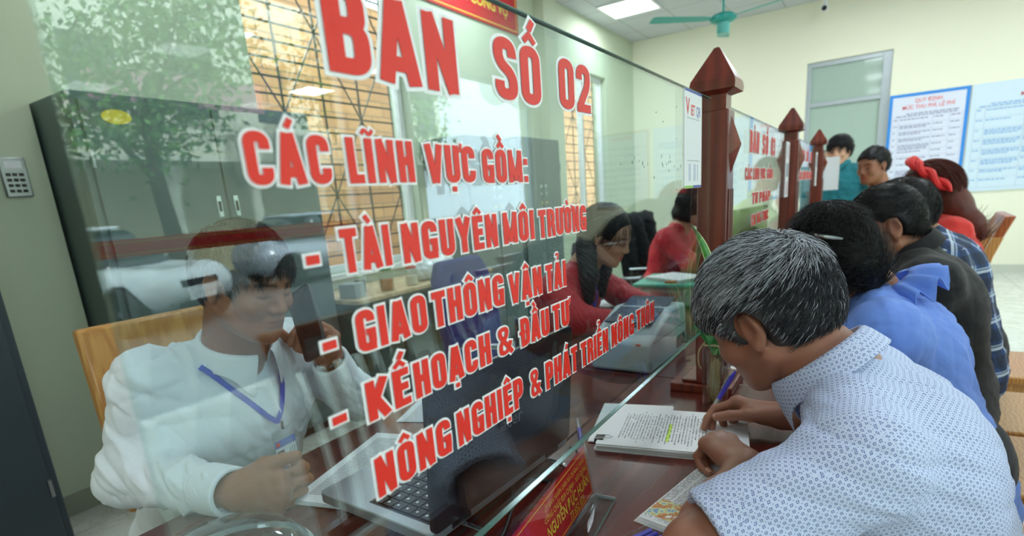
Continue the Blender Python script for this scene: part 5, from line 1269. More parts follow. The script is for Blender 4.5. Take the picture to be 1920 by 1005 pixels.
r = stack('document_stack', -.085, 1.115, DZ+.0001, .16, .22, math.radians(14), 3, M['paper'], 'thin sheaf sticking out under the left end of the signed forms')[0]
r.location = (-.105, 1.10, DZ-.0); r['category'] = 'paper stack'; r.location.z = DZ+.0001
for o_ in list(r.children): o_.location.z -= 0
r.location = (-.30, 1.20, DZ) if False else r.location
# binder clip
r = empty('binder_clip', (-.140, .975, DZ+.0045), rz=math.radians(11), label='small black binder clip on the corner of the signed forms', cat='clip')
MB().prism([(0, .0), (.018, -.0015), (.018, .0125), (0, .011)], -.012, .012, M=Matrix.Rotation(math.pi/2, 4, 'X')).build('clip_body', M['black'], r)
MB().tube([(.004, -.008, .012), (.03, -.006, .014), (.036, 0, .014), (.03, .006, .014), (.004, .008, .012)], .0008, 6).build('wire_handle', M['chrome'], r)
# newspaper
nm = NT('newspaper_print'); v = nm.coord(); x, y, z = nm.sep(v)
colw = nm.math('FRACT', nm.math('DIVIDE', nm.math('ADD', x, .5), .036)); gut = nm.math('LESS_THAN', nm.math('ABSOLUTE', nm.math('SUBTRACT', colw, .5)), .44)
ln = nm.math('LESS_THAN', nm.math('ABSOLUTE', nm.math('SUBTRACT', nm.math('FRACT', nm.math('DIVIDE', y, .0032)), .5)), .27)
cv = nm.new('ShaderNodeCombineXYZ'); nm.l(nm.math('MULTIPLY', x, 420), cv.inputs[0]); nm.l(nm.math('MULTIPLY', nm.math('FLOOR', nm.math('DIVIDE', y, .0032)), 5.7), cv.inputs[1]); w_ = nm.math('GREATER_THAN', nm.noise(cv.outputs[0], 1, 0), .44)
msk = nm.math('MULTIPLY', nm.math('MULTIPLY', gut, ln), w_)
inpic = nm.math('MULTIPLY', nm.math('LESS_THAN', x, -.034), nm.math('MULTIPLY', nm.math('LESS_THAN', y, -.075), nm.math('GREATER_THAN', y, -.128)))
pic = nm.ramp(nm.noise(v, 70, 2), [(.36, lin('7a9ac8')), (.44, lin('cfe0a8')), (.54, lin('c88a5a')), (.62, lin('b87848')), (.7, lin('e8ece4'))])
bar = nm.math('LESS_THAN', y, -.136); msk = nm.math('MULTIPLY', msk, nm.math('SUBTRACT', 1.0, bar))
col = nm.mix(nm.math('MULTIPLY', msk, .72), lin('dfe2e4'), (.05, .05, .06)); col = nm.mix(inpic, col, pic); nm.set(col=col, rough=.75)
r = empty('newspaper', (.150, .866, DZ), rz=math.radians(-12), label='folded newspaper with a small colour picture under the man\'s forearm', cat='newspaper')
part('folded_pages', M['paper'], r, lambda b: [b.box(-.092+.001*i, .092-.0012*i, -.15+.0015*i, .150, i*.0013, i*.0013+.0009) for i in range(5)])
bx('front_page', nm.m, r, (-.086, .0862, -.143, .149, .0066, .0069))
mb = MB(); q = random.Random(5)
for k in range(3): mb.box(-.014+.011*k, -.009+.011*k, -.13, -.07, .00695, .0072)
mb.build('headline_bar', M['gap'], r) if False else None
def pen(lab, p0, p1, col, name='pen', r_=.0048):
    """p0 tip, p1 back end"""
    p0, p1 = Vector(p0), Vector(p1); d = (p1-p0).normalized(); Lp = (p1-p0).length; r = empty(name, p0, label=lab, cat='pen')
    q = lambda a: d*a
    MB().tube([q(0), q(.012)], [.0007, .0026], 10).build('tip', M['chrome'], r, smooth=True)
    MB().tube([q(.012), q(.05), q(Lp*.5)], [r_*.8, r_, r_], 12).build('grip', M['steel'], r, smooth=True)
    MB().tube([q(Lp*.5), q(Lp-.008)], [r_, r_*.98], 12).build('barrel', col, r, smooth=True)
    MB().tube([q(Lp-.008), q(Lp)], [r_*.6, r_*.5], 10).build('push_button', col, r)
    s = d.cross(Vector((0, 0, 1))); s = (s if s.length > .1 else Vector((1, 0, 0))).normalized(); u = s.cross(d)*-1
    if u.z < 0: u = -u
    MB().tube([q(Lp-.010)+u*(r_*.8), q(Lp-.014)+u*(r_+.003), q(Lp-.045)+u*(r_+.002)], .0011, 6).build('clip', M['chrome'], r)
    return r
violet = flat('violet_blue_plastic', '4a3fc4', .3, var=.25, scale=150)
pen('violet and silver ballpoint pen held in the grey-haired man\'s right hand', (.046, 1.091, .7905), (.098, 1.146, .900), violet)
pen('blue ballpoint pen lying on the desk just behind the glass', (-.232, 1.080, .7752), (-.163, .955, .7752), violet)
pk = empty('plastic_pen_packet', (.062, .690, DZ), rz=math.radians(62), label='clear plastic packet of blue pens below the newspaper corner', cat='packet')
bx('wrapper', M['acrylic'], pk, (-.07, .035, -.022, .022, 0, .012), bevel=.004)
for k in (-1, 0, 1): MB().tube([(-.065, k*.011, .006), (.025, k*.011, .006)], .004, 10).build('pen_barrel', violet, pk)

# name plate in a clear stand
npl = empty('name_plate', (-.041, .640, DZ), rz=math.radians(6.0), label='red name plate with yellow lettering in a clear acrylic stand in front of the glass', cat='name plate')
def tiltm(x): return Matrix.Translation((x, 0, .010)) @ Matrix.Rotation(math.radians(-9), 4, 'Y')
bx('acrylic_holder', M['acrylic'], npl, (-.0035, -.0022, -.15, .137, 0, .093), M=tiltm(0)); bx('acrylic_holder', M['acrylic'], npl, (.0022, .0035, -.15, .137, 0, .093), M=tiltm(0))
redp = flat('crimson_card', 'cc1420', .4)
cardp = bx('red_card', redp, npl, (-.0018, .0016, -.147, .130, .004, .086), M=tiltm(0))
def bd(b):
    for a in ((-.144, .127, .081, .0822), (-.144, .127, .0075, .0087)): b.box(.0017, .0019, a[0], a[1], a[2], a[3], M=tiltm(0))
    b.box(.0017, .0019, .1258, .127, .0087, .081, M=tiltm(0))
part('gold_border', M['gold'], npl, bd)
for txt, sz, z0, y1, xs, of in (('ỦY BAN NHÂN DÂN XÃ QUẢNG MINH', .0115, .066, .118, .80, -.0001), ('CÔNG CHỨC ĐỊA CHÍNH - XÂY DỰNG', .0125, .0515, .122, .78, .0), ('NGUYỄN ĐỨC HUÂN', .0245, .0275, .122, .72, .0004), ('73 652 833', .0165, .0115, .092, .85, .0001)):
    text(txt, sz, M['gold'], npl, tiltm(0) @ FXat(.0020, y1, z0), align='RIGHT', xs=xs, off=of)
MB().prism(rrect(-.004, .036, -.152, .140, .003), 0, .004).build('base_plate', M['acrylic'], npl); bx('base_edge', M['glassedge'], npl, (.0361, .0368, -.152, .140, .0003, .0045))
bx('front_lip', M['acrylic'], npl, (.012, .015, -.15, .137, .0041, .014))
bx('lip_edge', flat('pale_acrylic_edge', 'b8c4c8', .3), npl, (.0, .036, .1402, .1412, .0003, .006))

# laptop on a low wire stand
lp = empty('laptop', (-.175, .705, .800), rz=math.radians(-3.5), label='open black and silver laptop on the officer\'s side, its lid back towards the glass', cat='laptop')
silver = flat('silver_palmrest', 'a9adb2', .35, .6, var=.02); lidm = flat('glossy_navy_black_lid', '15181f', .22, var=.1, spec=.5)
MB().prism(rrect(-.262, .0, -.195, .195, .012), 0, .018).build('base', silver, lp, bevel=.002)
bx('keyboard_tray', flat('keyboard_tray', '1c1e22', .4), lp, (-.155, -.02, -.175, .178, .0181, .0186))
def keys(par, x0, x1, y0, y1, nx, ny, z, m, name='key'):
    dx, dy = (x1-x0)/nx, (y1-y0)/ny
    for i in range(nx):
        for j in range(ny): bx(name, m, par, (x0+dx*i+.0012, x0+dx*(i+1)-.0012, y0+dy*j+.0012, y0+dy*(j+1)-.0012, z, z+.0022), bevel=.0007)
keym = flat('black_keys', '121316', .45)
keys(lp, -.150, -.025, -.172, .175, 6, 16, .0187, keym)
mb = MB(); q = random.Random(3)
for i in range(6):
    for j in range(16):
        cx, cy = -.150+(i+.35)*.125/6, -.172+(j+.5)*.347/16; mb.box(cx-.002, cx+.002, cy-.0016-q.random()*.002, cy+.0016, .02105, .0212)
mb.build('key_legends', M['white'], lp)
MB().prism(rrect(-.235, -.17, -.06, .05, .004), .0181, .0185).build('touchpad', flat('touchpad', '8f9398', .4, .5), lp)
Tl = Matrix.Translation((.0, 0, .010)) @ Matrix.Rotation(math.radians(4.5), 4, 'Y') @ Matrix(((0, 0, 1, 0), (1, 0, 0, 0), (0, 1, 0, 0), (0, 0, 0, 1)))
MB().prism(rrect(-.193, .193, .006, .232, .012), -.004, .004, M=Tl).build('lid', lidm, lp, bevel=.0015)
MB().prism(rrect(-.180, .180, .018, .222, .003), -.0046, -.0041, M=Tl).build('screen', flat('dark_screen', '20262e', .2), lp)
text('acer', .034, flat('dull_chrome_letters', '8c9096', .3, .8), lp, Tl @ Matrix.Translation((.0, .105, .0042)), name='logo', align='CENTER', off=.0002)
for y in (-.13, .13): MB().tube([(-.004, y-.02, .010), (-.004, y+.02, .010)], .008, 10).build('hinge', M['black'], lp)
st = empty('laptop_stand', (-.175, .705, DZ), rz=math.radians(-3.5), label='bent metal tube stand under the laptop', cat='stand')
for s in (-1, 1):
    MB().tube(bez([(-.24, s*.12, .004), (-.235, s*.12, .022), (-.10, s*.12, .024), (.02, s*.12, .0245), (.035, s*.12, .018), (.03, s*.12, .0045), (.05, s*.12, .0045)], 5), .0042, 10).build('tube', M['chrome'], st, smooth=True)
MB().tube([(-.10, -.12, .02), (-.10, .12, .02)], .0035, 8).build('cross_bar', M['chrome'], st)
def cable(name, pts, r_, m, lab, cat='cable'): return tag(MB().tube(bez(pts, 8), r_, 8).build(name, m, smooth=True), lab, cat)
cable('power_cable', [(-.150, .88, .80), (-.13, .87, .80), (-.120, .845, .785), (-.14, .80, .775), (-.20, .76, .7745), (-.16, .68, .7745), (-.12, .55, .7745), (-.10, .3, .7745)], .0028, M['black'], 'black power cable trailing from the laptop under the glass')
cable('usb_cable', [(-.165, 1.755, .800), (-.13, 1.78, .79), (-.10, 1.70, .7735), (-.07, 1.58, .7735), (-.06, 1.50, .7735)], .003, M['black'], 'black printer cable running to the wooden post')
# officer's papers
r, hz = stack('document_stack', -.472, .700, DZ, .21, .297, math.radians(15), 9, mA4('typed_pages'), 'stack of closely typed pages between the officer\'s fist and the laptop', seed=1, th=.0010)
r, hz = stack('loose_papers', -.575, 1.055, DZ, .21, .25, math.radians(20), 2, mA4('typed_pages_2'), 'two loose sheets on the officer\'s side beyond the laptop lid', seed=6)
# round clear cover at the bottom edge
r = empty('domed_cover', (-.455, .365, DZ), label='round clear plastic dome with a pale rim at the bottom edge', cat='dome')
MB().lathe([(.115, 0), (.112, .02), (.09, .045), (.05, .06), (.001, .064)], n=40, cap=False).build('dome', clear('smoky_clear_plastic', (.62, .70, .72), 1.6), r, smooth=True)
MB().lathe([(.113, 0), (.121, 0), (.121, .006), (.113, .007), (.113, 0)], n=48, cap=False).build('rim', flat('pale_rim', 'c9cfc8', .3), r, smooth=True)

# lanyard, card, phone, watch of the officer
go = torso_items(JO, .006)
rib = lambda pts: ribbon('lanyard', on_front(JO, pts, go, .0075), .011, blue_ribbon, off_)
nk = A(JO['neck'])
rib([(-.75, .655-.115*(1-t)**.8, 1.005-.135*t-.02*t*t) for t in [i/9 for i in range(10)]]); rib([(-.75, .655+.055*(1-t)**.7, 1.0-.13*t-.025*t*t) for t in [i/9 for i in range(10)]])
cp = on_front(JO, [(-.75, .662, .825)], go, .012)[0]
idc = empty('identity_card', (cp[0]+.004, cp[1], .738), rz=math.radians(5), label='clear card holder with a blue and white identity card hanging from the officer\'s lanyard', cat='identity card')
bx('card_holder', M['acrylic'], idc, (.0, .0026, -.03, .03, .0, .095), bevel=.0006); bx('card', M['paper'], idc, (.0006, .0018, -.027, .027, .004, .072)); bx('blue_header', flat('card_blue', '2f66c8', .4), idc, (.00185, .0021, -.027, .027, .055, .072))
bx('portrait', flat('portrait_print', '6a5550', .5), idc, (.00185, .0021, -.024, -.006, .02, .048)); bx('red_emblem', M['red'], idc, (.00215, .0023, -.024, -.014, .058, .068)); bx('text_lines', printed('card_text', pitch=.006, word=300), idc, (.00185, .0021, -.002, .025, .015, .048))
MB().tube([(.002, 0, .093), (.002, 0, .112)], .003, 8).build('swivel_clip', M['black'], idc)
# phone
ph = empty('mobile_phone', (0, 0, 0), label='black mobile phone held to the officer\'s ear', cat='phone')
PC = A((-.636, .700, 1.062)); ph.location = PC; zax = nrm(A((-.42, .18, .88))); nax = nrm(A((.05, -1, .15))); nax = nrm(nax-zax*(nax@zax)); xax = np.cross(zax, nax)
Mp = Matrix(((xax[0], zax[0], nax[0], 0), (xax[1], zax[1], nax[1], 0), (xax[2], zax[2], nax[2], 0), (0, 0, 0, 1)))
MB().prism(rrect(-.036, .036, -.074, .074, .009), -.004, .004, M=Mp).build('case', M['black'], ph, bevel=.0015)
MB().prism(rrect(-.032, .032, -.069, .069, .006), .0041, .0045, M=Mp).build('screen', flat('phone_glass', '14181f', .1), ph)
# watch
wr, el = A(JO['wrL']), A(JO['elL']); d = nrm(wr-el); a1 = nrm(np.cross(d, (0, 0, 1))); a2 = np.cross(d, a1); wp = wr+d*.010; watch = empty('wrist_watch', wp, label='silver link watch on the officer\'s raised wrist', cat='watch')
mb = MB(); mb.tube([Vector((a1*math.cos(t)+a2*math.sin(t))*.0285) for t in [2*math.pi*i/28 for i in range(29)]], .0032, 8, cap=False); mb.build('link_band', M['chrome'], watch)
MB().lathe([(.013, 0), (.014, .004), (.012, .006), (0, .006)], n=20, M=Matrix.Translation(Vector(-a1*.0285)) @ Vector(-a1).to_track_quat('Z', 'Y').to_matrix().to_4x4()).build('watch_case', M['steel'], watch)

# vase with rooted plant
def vase():
    cx, cy = .028, 1.285; r = empty('glass_vase', (cx, cy, DZ), label='clear glass jar with a rooted striped-leaf plant in front of the first wooden post', cat='vase')
    prof = [(.0, .001), (.026, .001), (.0285, .006), (.0285, .125), (.026, .138), (.021, .146), (.0215, .152), (.025, .158)]
    MB().lathe(prof, n=32, cap=False).build('jar', clear('jar_glass_2', (.96, .98, .97), 1.5), r, smooth=True)
    wm = clear('greenish_water', (.95, .96, .90), 1.33); MB().lathe([(0, .004), (.0265, .004), (.0270, .118), (0, .1185)], n=28, cap=False).build('water', wm, r, smooth=True)
    rootm = flat('pale_roots', 'b3a27c', .8, var=.2); q = random.Random(9); mb = MB()
    for k in range(60):
        a = q.uniform(0, 6.28); rr = q.uniform(.001, .010); pts = [Vector((rr*math.cos(a), rr*math.sin(a), .105+q.uniform(-.02, .01)))]
        for j in range(5):
            pts.append(pts[-1]+Vector((q.uniform(-.004, .004), q.uniform(-.004, .004), -q.uniform(.012, .022))));
            l = math.hypot(pts[-1].x, pts[-1].y)
            if l > .022: pts[-1].x *= .022/l; pts[-1].y *= .022/l
            pts[-1].z = max(pts[-1].z, .006)
        mb.tube(pts, [.0011, .0009, .0007, .0006, .0005, .0003], 5)
    rt = mb.build('roots', rootm, r); rt['kind'] = 'stuff'
    twine = MB().tube([(.0245*math.cos(a), .0245*math.sin(a), .147+.002*math.sin(3*a)) for a in [2*math.pi*i/24 for i in range(25)]], .0022, 6, cap=False).build('twine', rootm, r)
    MB().tube(bez([(-.024, -.005, .148), (-.034, -.012, .13), (-.036, -.008, .10), (-.031, -.004, .085)], 5), .002, 6).build('twine_end', rootm, r)
    lf = NT('striped_leaf'); 
    uvn = lf.new('ShaderNodeVertexColor', layer_name='tint'); rr_ = lf.sep(uvn.outputs[0])[0]
    e = lf.math('ABSOLUTE', lf.math('SUBTRACT', rr_, .5)); g = lf.mix(lf.noise(lf.coord(), 60, 3), lin('2f7a30'), lin('4f9a3c')); col = lf.mix(lf.math('GREATER_THAN', e, .40), g, lin('d9e6a8')); lf.set(col=col, rough=.35, spec=.6)
    lf2 = flat('broad_green_leaf', '2f7a38', .3, var=.25, scale=30)
    def leaf(pts, w, m=lf.m, name='leaf', fold=.25, side=None):
        P = bez(pts, 6); n = len(P); v = []; tn = []; sv = Vector(side or (0.55, -.83, 0)).normalized()
        for i, p in enumerate(P):
            t = i/(n-1); ww = w*(math.sin(math.pi*min(1, t*.9+.12))**.7)*(1 if t < .98 else .1); dd = (P[min(i+1, n-1)]-P[max(i-1, 0)]).normalized(); s = (sv-dd*sv.dot(dd)).normalized(); nn = dd.cross(s)
            for k in range(7):
                a = k/6-.5; v.append(p+s*a*2*ww+nn*abs(a)*2*ww*fold); tn.append(k/6)
        f = A([[i*7+k, i*7+k+1, (i+1)*7+k+1, (i+1)*7+k] for i in range(n-1) for k in range(6)]).astype(int)
        me = np_mesh(name, A([tuple(x) for x in v]), f); tint(me, A(tn)[:, None]*np.ones((1, 3)) ); o = link(name, me, m, r); s_ = o.modifiers.new('solid', 'SOLIDIFY'); s_.thickness = .0012
    B = Vector((0, 0, .12))
    side = (.84, .54, 0)
    leaf([(0, 0, .12), (-.008, -.004, .22), (-.004, -.01, .30), (-.022, -.02, .37), (-.050, -.03, .425)], .0115, side=side)
    leaf([(.004, 0, .12), (.012, 0, .20), (.010, 0, .28), (.0, -.004, .36)], .0125, side=side)
    leaf([(.006, 0, .12), (.018, .004, .18), (.036, .008, .26), (.062, .010, .315)], .010, side=side)
    leaf([(-.002, 0, .12), (-.004, 0, .19), (-.006, -.006, .26), (-.010, -.01, .32)], .009, side=side)
    leaf([(-.004, 0, .12), (-.014, 0, .18), (-.026, 0, .24), (-.032, -.002, .285)], .008, side=side)
    for p, w in (([(0, 0, .13), (.012, -.012, .17), (.016, -.03, .185), (.018, -.042, .160)], .016), ([(0, 0, .13), (-.016, -.008, .17), (-.036, -.01, .19), (-.05, -.012, .185)], .015), ([(0, 0, .12), (.0, -.012, .16), (-.004, -.03, .17), (-.006, -.036, .15)], .014), ([(0, 0, .13), (.02, .0, .18), (.04, -.002, .20), (.05, -.005, .19)], .014)): leaf(p, w, lf2, fold=.15, side=(.84, .54, 0))
    return r
vase()
# small white and blue dish with a lid beyond the post foot
r = empty('ink_pad', (.052, 1.56, DZ), rz=.4, label='small white and blue oval dish on the desk behind the pen', cat='dish')
MB().lathe([(.02, 0), (.034, .006), (.036, .010), (.030, .013), (0, .014)], n=28, M=Matrix.Diagonal((1.2, .9, 1, 1))).build('dish', M['white'], r, smooth=True); MB().lathe([(.022, .0138), (.022, .0175), (.014, .020), (0, .0205)], n=24, M=Matrix.Diagonal((1.2, .9, 1, 1))).build('blue_pad', bluepl, r, smooth=True)
# printer
pr = empty('printer', (-.262, 1.60, DZ), rz=math.radians(-1.5), label='pale grey desktop printer behind the first glass screen', cat='printer')
pgr = flat('pale_grey_plastic', 'b9c6cc', .4, var=.02); dkb = flat('dark_blue_grey_tray', '29384e', .5)
def pb(b):
    prof = [(-.165, .004), (.155, .004), (.165, .02), (.15, .150), (.02, .158), (-.11, .118), (-.168, .092)]
    b.prism(prof, -.092, .092, M=Matrix(((0, 0, 1, 0), (1, 0, 0, 0), (0, 1, 0, 0), (0, 0, 0, 1))))
part('printer_body', pgr, pr, pb, bevel=.010)
bx('output_tray', dkb, pr, (-.07, .07, -.11, .12, .0, .006), M=Matrix.Translation((0, 0, .148)) @ Matrix.Rotation(math.radians(9), 4, 'X'), bevel=.002)
bx('lid_seam', M['gap'], pr, (.0925, .0935, -.15, .15, .088, .0895)); bx('side_socket', dkb, pr, (.0925, .0945, .055, .135, .022, .060), bevel=.002); bx('red_logo', M['red'], pr, (.05, .065, -.1705, -.169, .085, .09))
MB().tube([(.0925, .10, .034), (.12, .11, .030)], .004, 8).build('plug', M['black'], pr)
# papers and folder of the staff further along
stack('document_stack', -.60, 2.40, DZ, .30, .26, math.radians(-8), 8, mA4('typed_pages_3'), 'open pile of papers under the hands of the woman with dark plaits', seed=7)
r = empty('folder', (-.60, 3.05, DZ), rz=.05, label='mint-green file folder on the far desk', cat='folder'); bx('cover', flat('mint_green_card', '6fc3aa', .5), r, (-.16, .16, -.2, .2, 0, .018), bevel=.003)
r, hz = stack('document_stack', -.565, 3.02, DZ+.019, .21, .26, math.radians(60), 16, M['paper'], 'neat white paper pile on top of the mint-green folder', seed=9)
kb = empty('keyboard', (-.345, 2.55, DZ), rz=.12, label='black computer keyboard behind the printer, near the second screen', cat='keyboard')
bx('keyboard_base', M['black'], kb, (-.07, .07, -.21, .21, 0, .016), bevel=.004); keys(kb, -.06, .06, -.2, .2, 5, 16, .0162, keym)
jar(-.50, 2.70, DZ, .035, .06, 'small amber-topped pot beside the black keyboard', amber, None, None)
mon = empty('monitor', (-.20, 3.05, DZ), rz=math.radians(-8), label='black computer monitor turned away on the far staff desk', cat='monitor')
MB().prism(rrect(-.24, .24, 0, .28, .01), -.012, .012, M=Matrix(((0, 0, 1, 0), (1, 0, 0, 0), (0, 1, 0, .10), (0, 0, 0, 1)))).build('screen_housing', M['black'], mon, bevel=.004)
MB().tube([(.01, 0, .012), (.01, 0, .16)], .018, 10).build('neck', M['black'], mon); MB().lathe([(.1, 0), (.1, .008), (.02, .014), (0, .014)], n=28).build('foot', M['black'], mon)
# card with the payment sign on the big glass (its code square is left blank)
vq = empty('payment_sign', (.0008, 1.181, 1.268), label='white payment sign headed VIETQR stuck on the big glass beside the post', cat='sign')
Mv = Matrix(((0, 0, 1, 0), (1, 0, 0, 0), (0, 1, 0, 0), (0, 0, 0, 1)))
MB().prism(rrect(-.064, .064, 0, .182, .006), 0, .0016, M=Mv).build('card', M['paper'], vq)
text('V', .042, M['red'], vq, Mv @ Matrix.Translation((-.054, .137, .0018)), name='lettering', off=.0009, xs=1.0); text('IET', .027, M['red'], vq, Mv @ Matrix.Translation((-.020, .137, .0018)), name='lettering', off=.0005, xs=.82); text('QR', .027, bluepl, vq, Mv @ Matrix.Translation((.020, .137, .0018)), name='lettering', off=.0001, xs=.85)
def fr_(b):
    for z in (.052, .130): b.box(.0017, .0019, -.045, .045, z, z+.0012)
part('frame_lines', M['steel'], vq, fr_)
bx('small_print', printed('sign_small_print', pitch=.009, word=160, ink=(.1, .15, .4)), vq, (.0017, .0019, -.045, .045, .014, .046))
bx('blue_edge', bluepl, vq, (.0017, .0019, -.062, .062, .1775, .1815)); bx('green_edge', flat('lime', '8fc43c', .5), vq, (.0017, .0019, -.062, .0, .0005, .005)); bx('blue_edge', bluepl, vq, (.0017, .0019, .0, .062, .0005, .005))
# small signs on the second screen
def small_sign(y, w, z0, h, lab, cols):
    r = empty('sign_card', (.0008, y, z0), label=lab, cat='sign'); bx('card', M['paper'], r, (0, .0015, -w/2, w/2, 0, h)); 
    n = len(cols)
    for i, c_ in enumerate(cols): bx('pictogram', c_, r, (.0016, .0019, -w*.38, w*.38, h*(i+.12)/n, h*(i+.85)/n), bevel=.0008)
small_sign(1.48, .10, 1.02, .42, 'tall light-blue card with dark pictogram squares beside the first post', [M['gap']]*7)
small_sign(2.66, .10, 1.20, .22, 'white card on the second screen next to the second post', [flat('pale_pink', 'd8c8d0', .5), flat('grey_print', '9aa0aa', .5), flat('pale_pink2', 'd8d0d8', .5)])
lettering(g2, 0, [(t, z-GB, h, a-1.41, b-1.41) for t, z, h, a, b in [('BÀN', 1.355, .062, 1.80, 1.96), ('SỐ', 1.355, .062, 2.02, 2.14), ('03', 1.355, .062, 2.20, 2.30), ('CÁC LĨNH VỰC', 1.278, .034, 1.74, 2.10), ('GỒM', 1.278, .034, 2.13, 2.26), ('TƯ PHÁP', 1.205, .034, 1.86, 2.22), ('CHỨNG THỰC', 1.14, .034, 1.86, 2.20), ('HỘ TỊCH', 1.07, .034, 1.88, 2.08)]])
lettering(g3, 0, [(t, z-GB, h, a-2.803, b-2.803) for t, z, h, a, b in [('BÀN', 1.355, .055, 3.15, 3.35), ('SỐ', 1.355, .055, 3.42, 3.55), ('04', 1.355, .055, 3.65, 3.80), ('CÁC LĨNH VỰC GỒM', 1.265, .04, 3.12, 3.78)]])
small_sign(4.08, .09, 1.22, .2, 'white card on the third screen next to the third post', [M['white'], flat('grey_print2', 'a0a4aa', .5)])
# document held by the man in teal
dr = empty('held_document', (-.03, 4.98, 1.17), rz=0, label='open white booklet held up by the man in teal', cat='paper')
bx('left_page', M['paper'], dr, (-.115, .0, -.002, .0, 0, .24), M=Matrix.Rotation(math.radians(14), 4, 'Z')); bx('right_page', M['paper'], dr, (.0, .12, -.002, .0, 0, .24), M=Matrix.Rotation(math.radians(-12), 4, 'Z'))
# plant at the far desk
r = empty('potted_spider_plant', (.02, 4.02, DZ), label='bright green spiky plant in front of the third post', cat='plant')
MB().lathe([(.03, 0), (.04, .07), (.036, .07), (.034, .06), (0, .06)], n=20).build('pot', M['white'], r, smooth=True)
q = random.Random(4); lg = flat('bright_leaf_green', '6fbf3a', .4)
for k in range(16):
    a = q.uniform(0, 6.28); l = q.uniform(.10, .18); h = q.uniform(.16, .30)
    MB().tube(bez([(0, 0, .05), (math.cos(a)*l*.4, math.sin(a)*l*.4, h*.75), (math.cos(a)*l, math.sin(a)*l, h*.9+.03)], 4), [.005, .005, .006, .006, .006, .005, .004, .002, .0008], 5, sx=.3).build('leaf', lg, r)

# ================= far wall =================
FY = Matrix(((1, 0, 0, 0), (0, 0, -1, 0), (0, 1, 0, 0), (0, 0, 0, 1)))       # text on a wall facing -y, reading along +x
def board(x0, x1, z0, z1, lab, border, head, ink, rows, cols, seed=0, sub=None, head_c=None, redrow=False):
    r = empty('notice_board', (x0, YF-.001, z0), label=lab, cat='notice board'); W_, H_ = x1-x0, z1-z0
    bx('panel', flat('notice_panel', border[1], .5, var=.01), r, (0, W_, -.018, 0, 0, H_))
    if border[0]:
        bm_ = flat('blue_border', border[0], .45); t_ = border[2]
        part('border', bm_, r, lambda b: (b.box(0, t_, -.021, -.0182, 0, H_), b.box(W_-t_, W_, -.021, -.0182, 0, H_), b.box(t_, W_-t_, -.021, -.0182, 0, t_), b.box(t_, W_-t_, -.021, -.0182, H_-t_, H_)))
    y = H_-.11
    for i, (tx, sz) in enumerate(head):
        text(tx, sz, M['red'], r, FY_at(W_/2, -.0185, y), name='heading', align='CENTER', xs=.85, off=.0004); y -= sz*1.15
    lm = flat('table_line', 'a9b6cc', .6); mb = MB(); tb = y-.02; xs = [.05+(W_-.1)*c_ for c_ in cols]; q = random.Random(seed)
    for x in xs: mb.box(x-.0015, x+.0015, -.0196, -.0182, .04, tb)
    zs = [tb-(tb-.04)*i/rows for i in range(rows+1)]
    for z in zs: mb.box(xs[0], xs[-1], -.0196, -.0182, z-.0012, z+.0012)
    mb.build('table_lines', lm, r)
    mb = MB()
    for i in range(rows):
        for j in range(len(xs)-1):
            w = xs[j+1]-xs[j]; nl = q.randint(1, 3) if w > .2 else 1
            for k in range(nl):
                z = zs[i]-.022-k*.021
                if z < zs[i+1]+.008: break
                x = xs[j]+.012; xe = xs[j+1]-.012-(q.random()*w*.35 if k == nl-1 else 0)
                while x < xe-.01:
                    l = min(q.uniform(.012, .045), xe-x); mb.box(x, x+l, -.0193, -.0182, z-.0045, z+.0045); x += l+.008
    mb.build('table_print', flat('notice_ink_%d' % seed, ink, .6), r)['kind'] = 'stuff'
    if sub:
        mb = MB()
        for k in range(2):
            x = .08+.1*k
            while x < W_-.1: l = q.uniform(.02, .06); mb.box(x, x+l, -.0193, -.0182, tb+.012+.022*k, tb+.021+.022*k); x += l+.01
        mb.build('introduction_print', flat('intro_ink_%d' % seed, ink, .6), r)
    return r
def FY_at(x, y, z): return Matrix.Translation((x, y, z)) @ FY
board(.407, 1.185, 1.02, 2.165, 'blue-bordered notice board headed QUY ĐỊNH on the far wall next to the door', ('2f8be0', 'dfe2f2', .035), [('QUY ĐỊNH', .062), ('MỨC THU PHÍ, LỆ PHÍ', .062)], '5a5c8a', 11, [0, .09, .58, .82, 1.0], seed=1, sub=1)
board(1.20, 2.55, .97, 2.165, 'wide pale-blue notice board with red headings at the right edge of the far wall', (None, 'd3e4f2', 0), [('QUY ĐỊNH', .06), ('MỨC THU PHÍ, LỆ PHÍ', .06)], '3f8fd0', 8, [0, .07, .35, .68, 1.0], seed=2, sub=1)
board(2.62, 3.5, 1.02, 2.165, 'cream and grey notice board at the right end of the far wall', ('c9b79a', 'cdd4de', .03), [('THÔNG BÁO', .07)], '6a7088', 9, [0, .1, .6, 1.0], seed=3)
# camera and fan on the ceiling
r = empty('security_camera', (-.335, YF-.26, CEIL-.04), label='small white bullet security camera near the ceiling above the door', cat='camera')
MB().lathe([(.045, .04), (.045, -.02), (.02, -.03), (.02, -.09), (0, -.09)], n=20).build('mount', M['white'], r, smooth=True)
MB().tube([(0, .06, -.11), (0, -.07, -.135), (0, -.10, -.142)], [.034, .036, .038], 20).build('barrel', M['white'], r, smooth=True); MB().tube([(0, -.101, -.142), (0, -.106, -.143)], .028, 20).build('lens', M['black'], r)
teal_m = flat('teal_enamel', '1fa39a', .35, var=.04)
fz = -.60
r = empty('ceiling_fan', (-1.036, 6.238, CEIL), rz=math.radians(-18), label='teal three-bladed ceiling fan', cat='ceiling fan')
MB().tube([(0, 0, 0), (0, 0, fz+.08)], .012, 12).build('down_rod', teal_m, r); MB().lathe([(.05, 0), (.045, -.03), (.012, -.05)], n=20).build('canopy', teal_m, r, smooth=True)
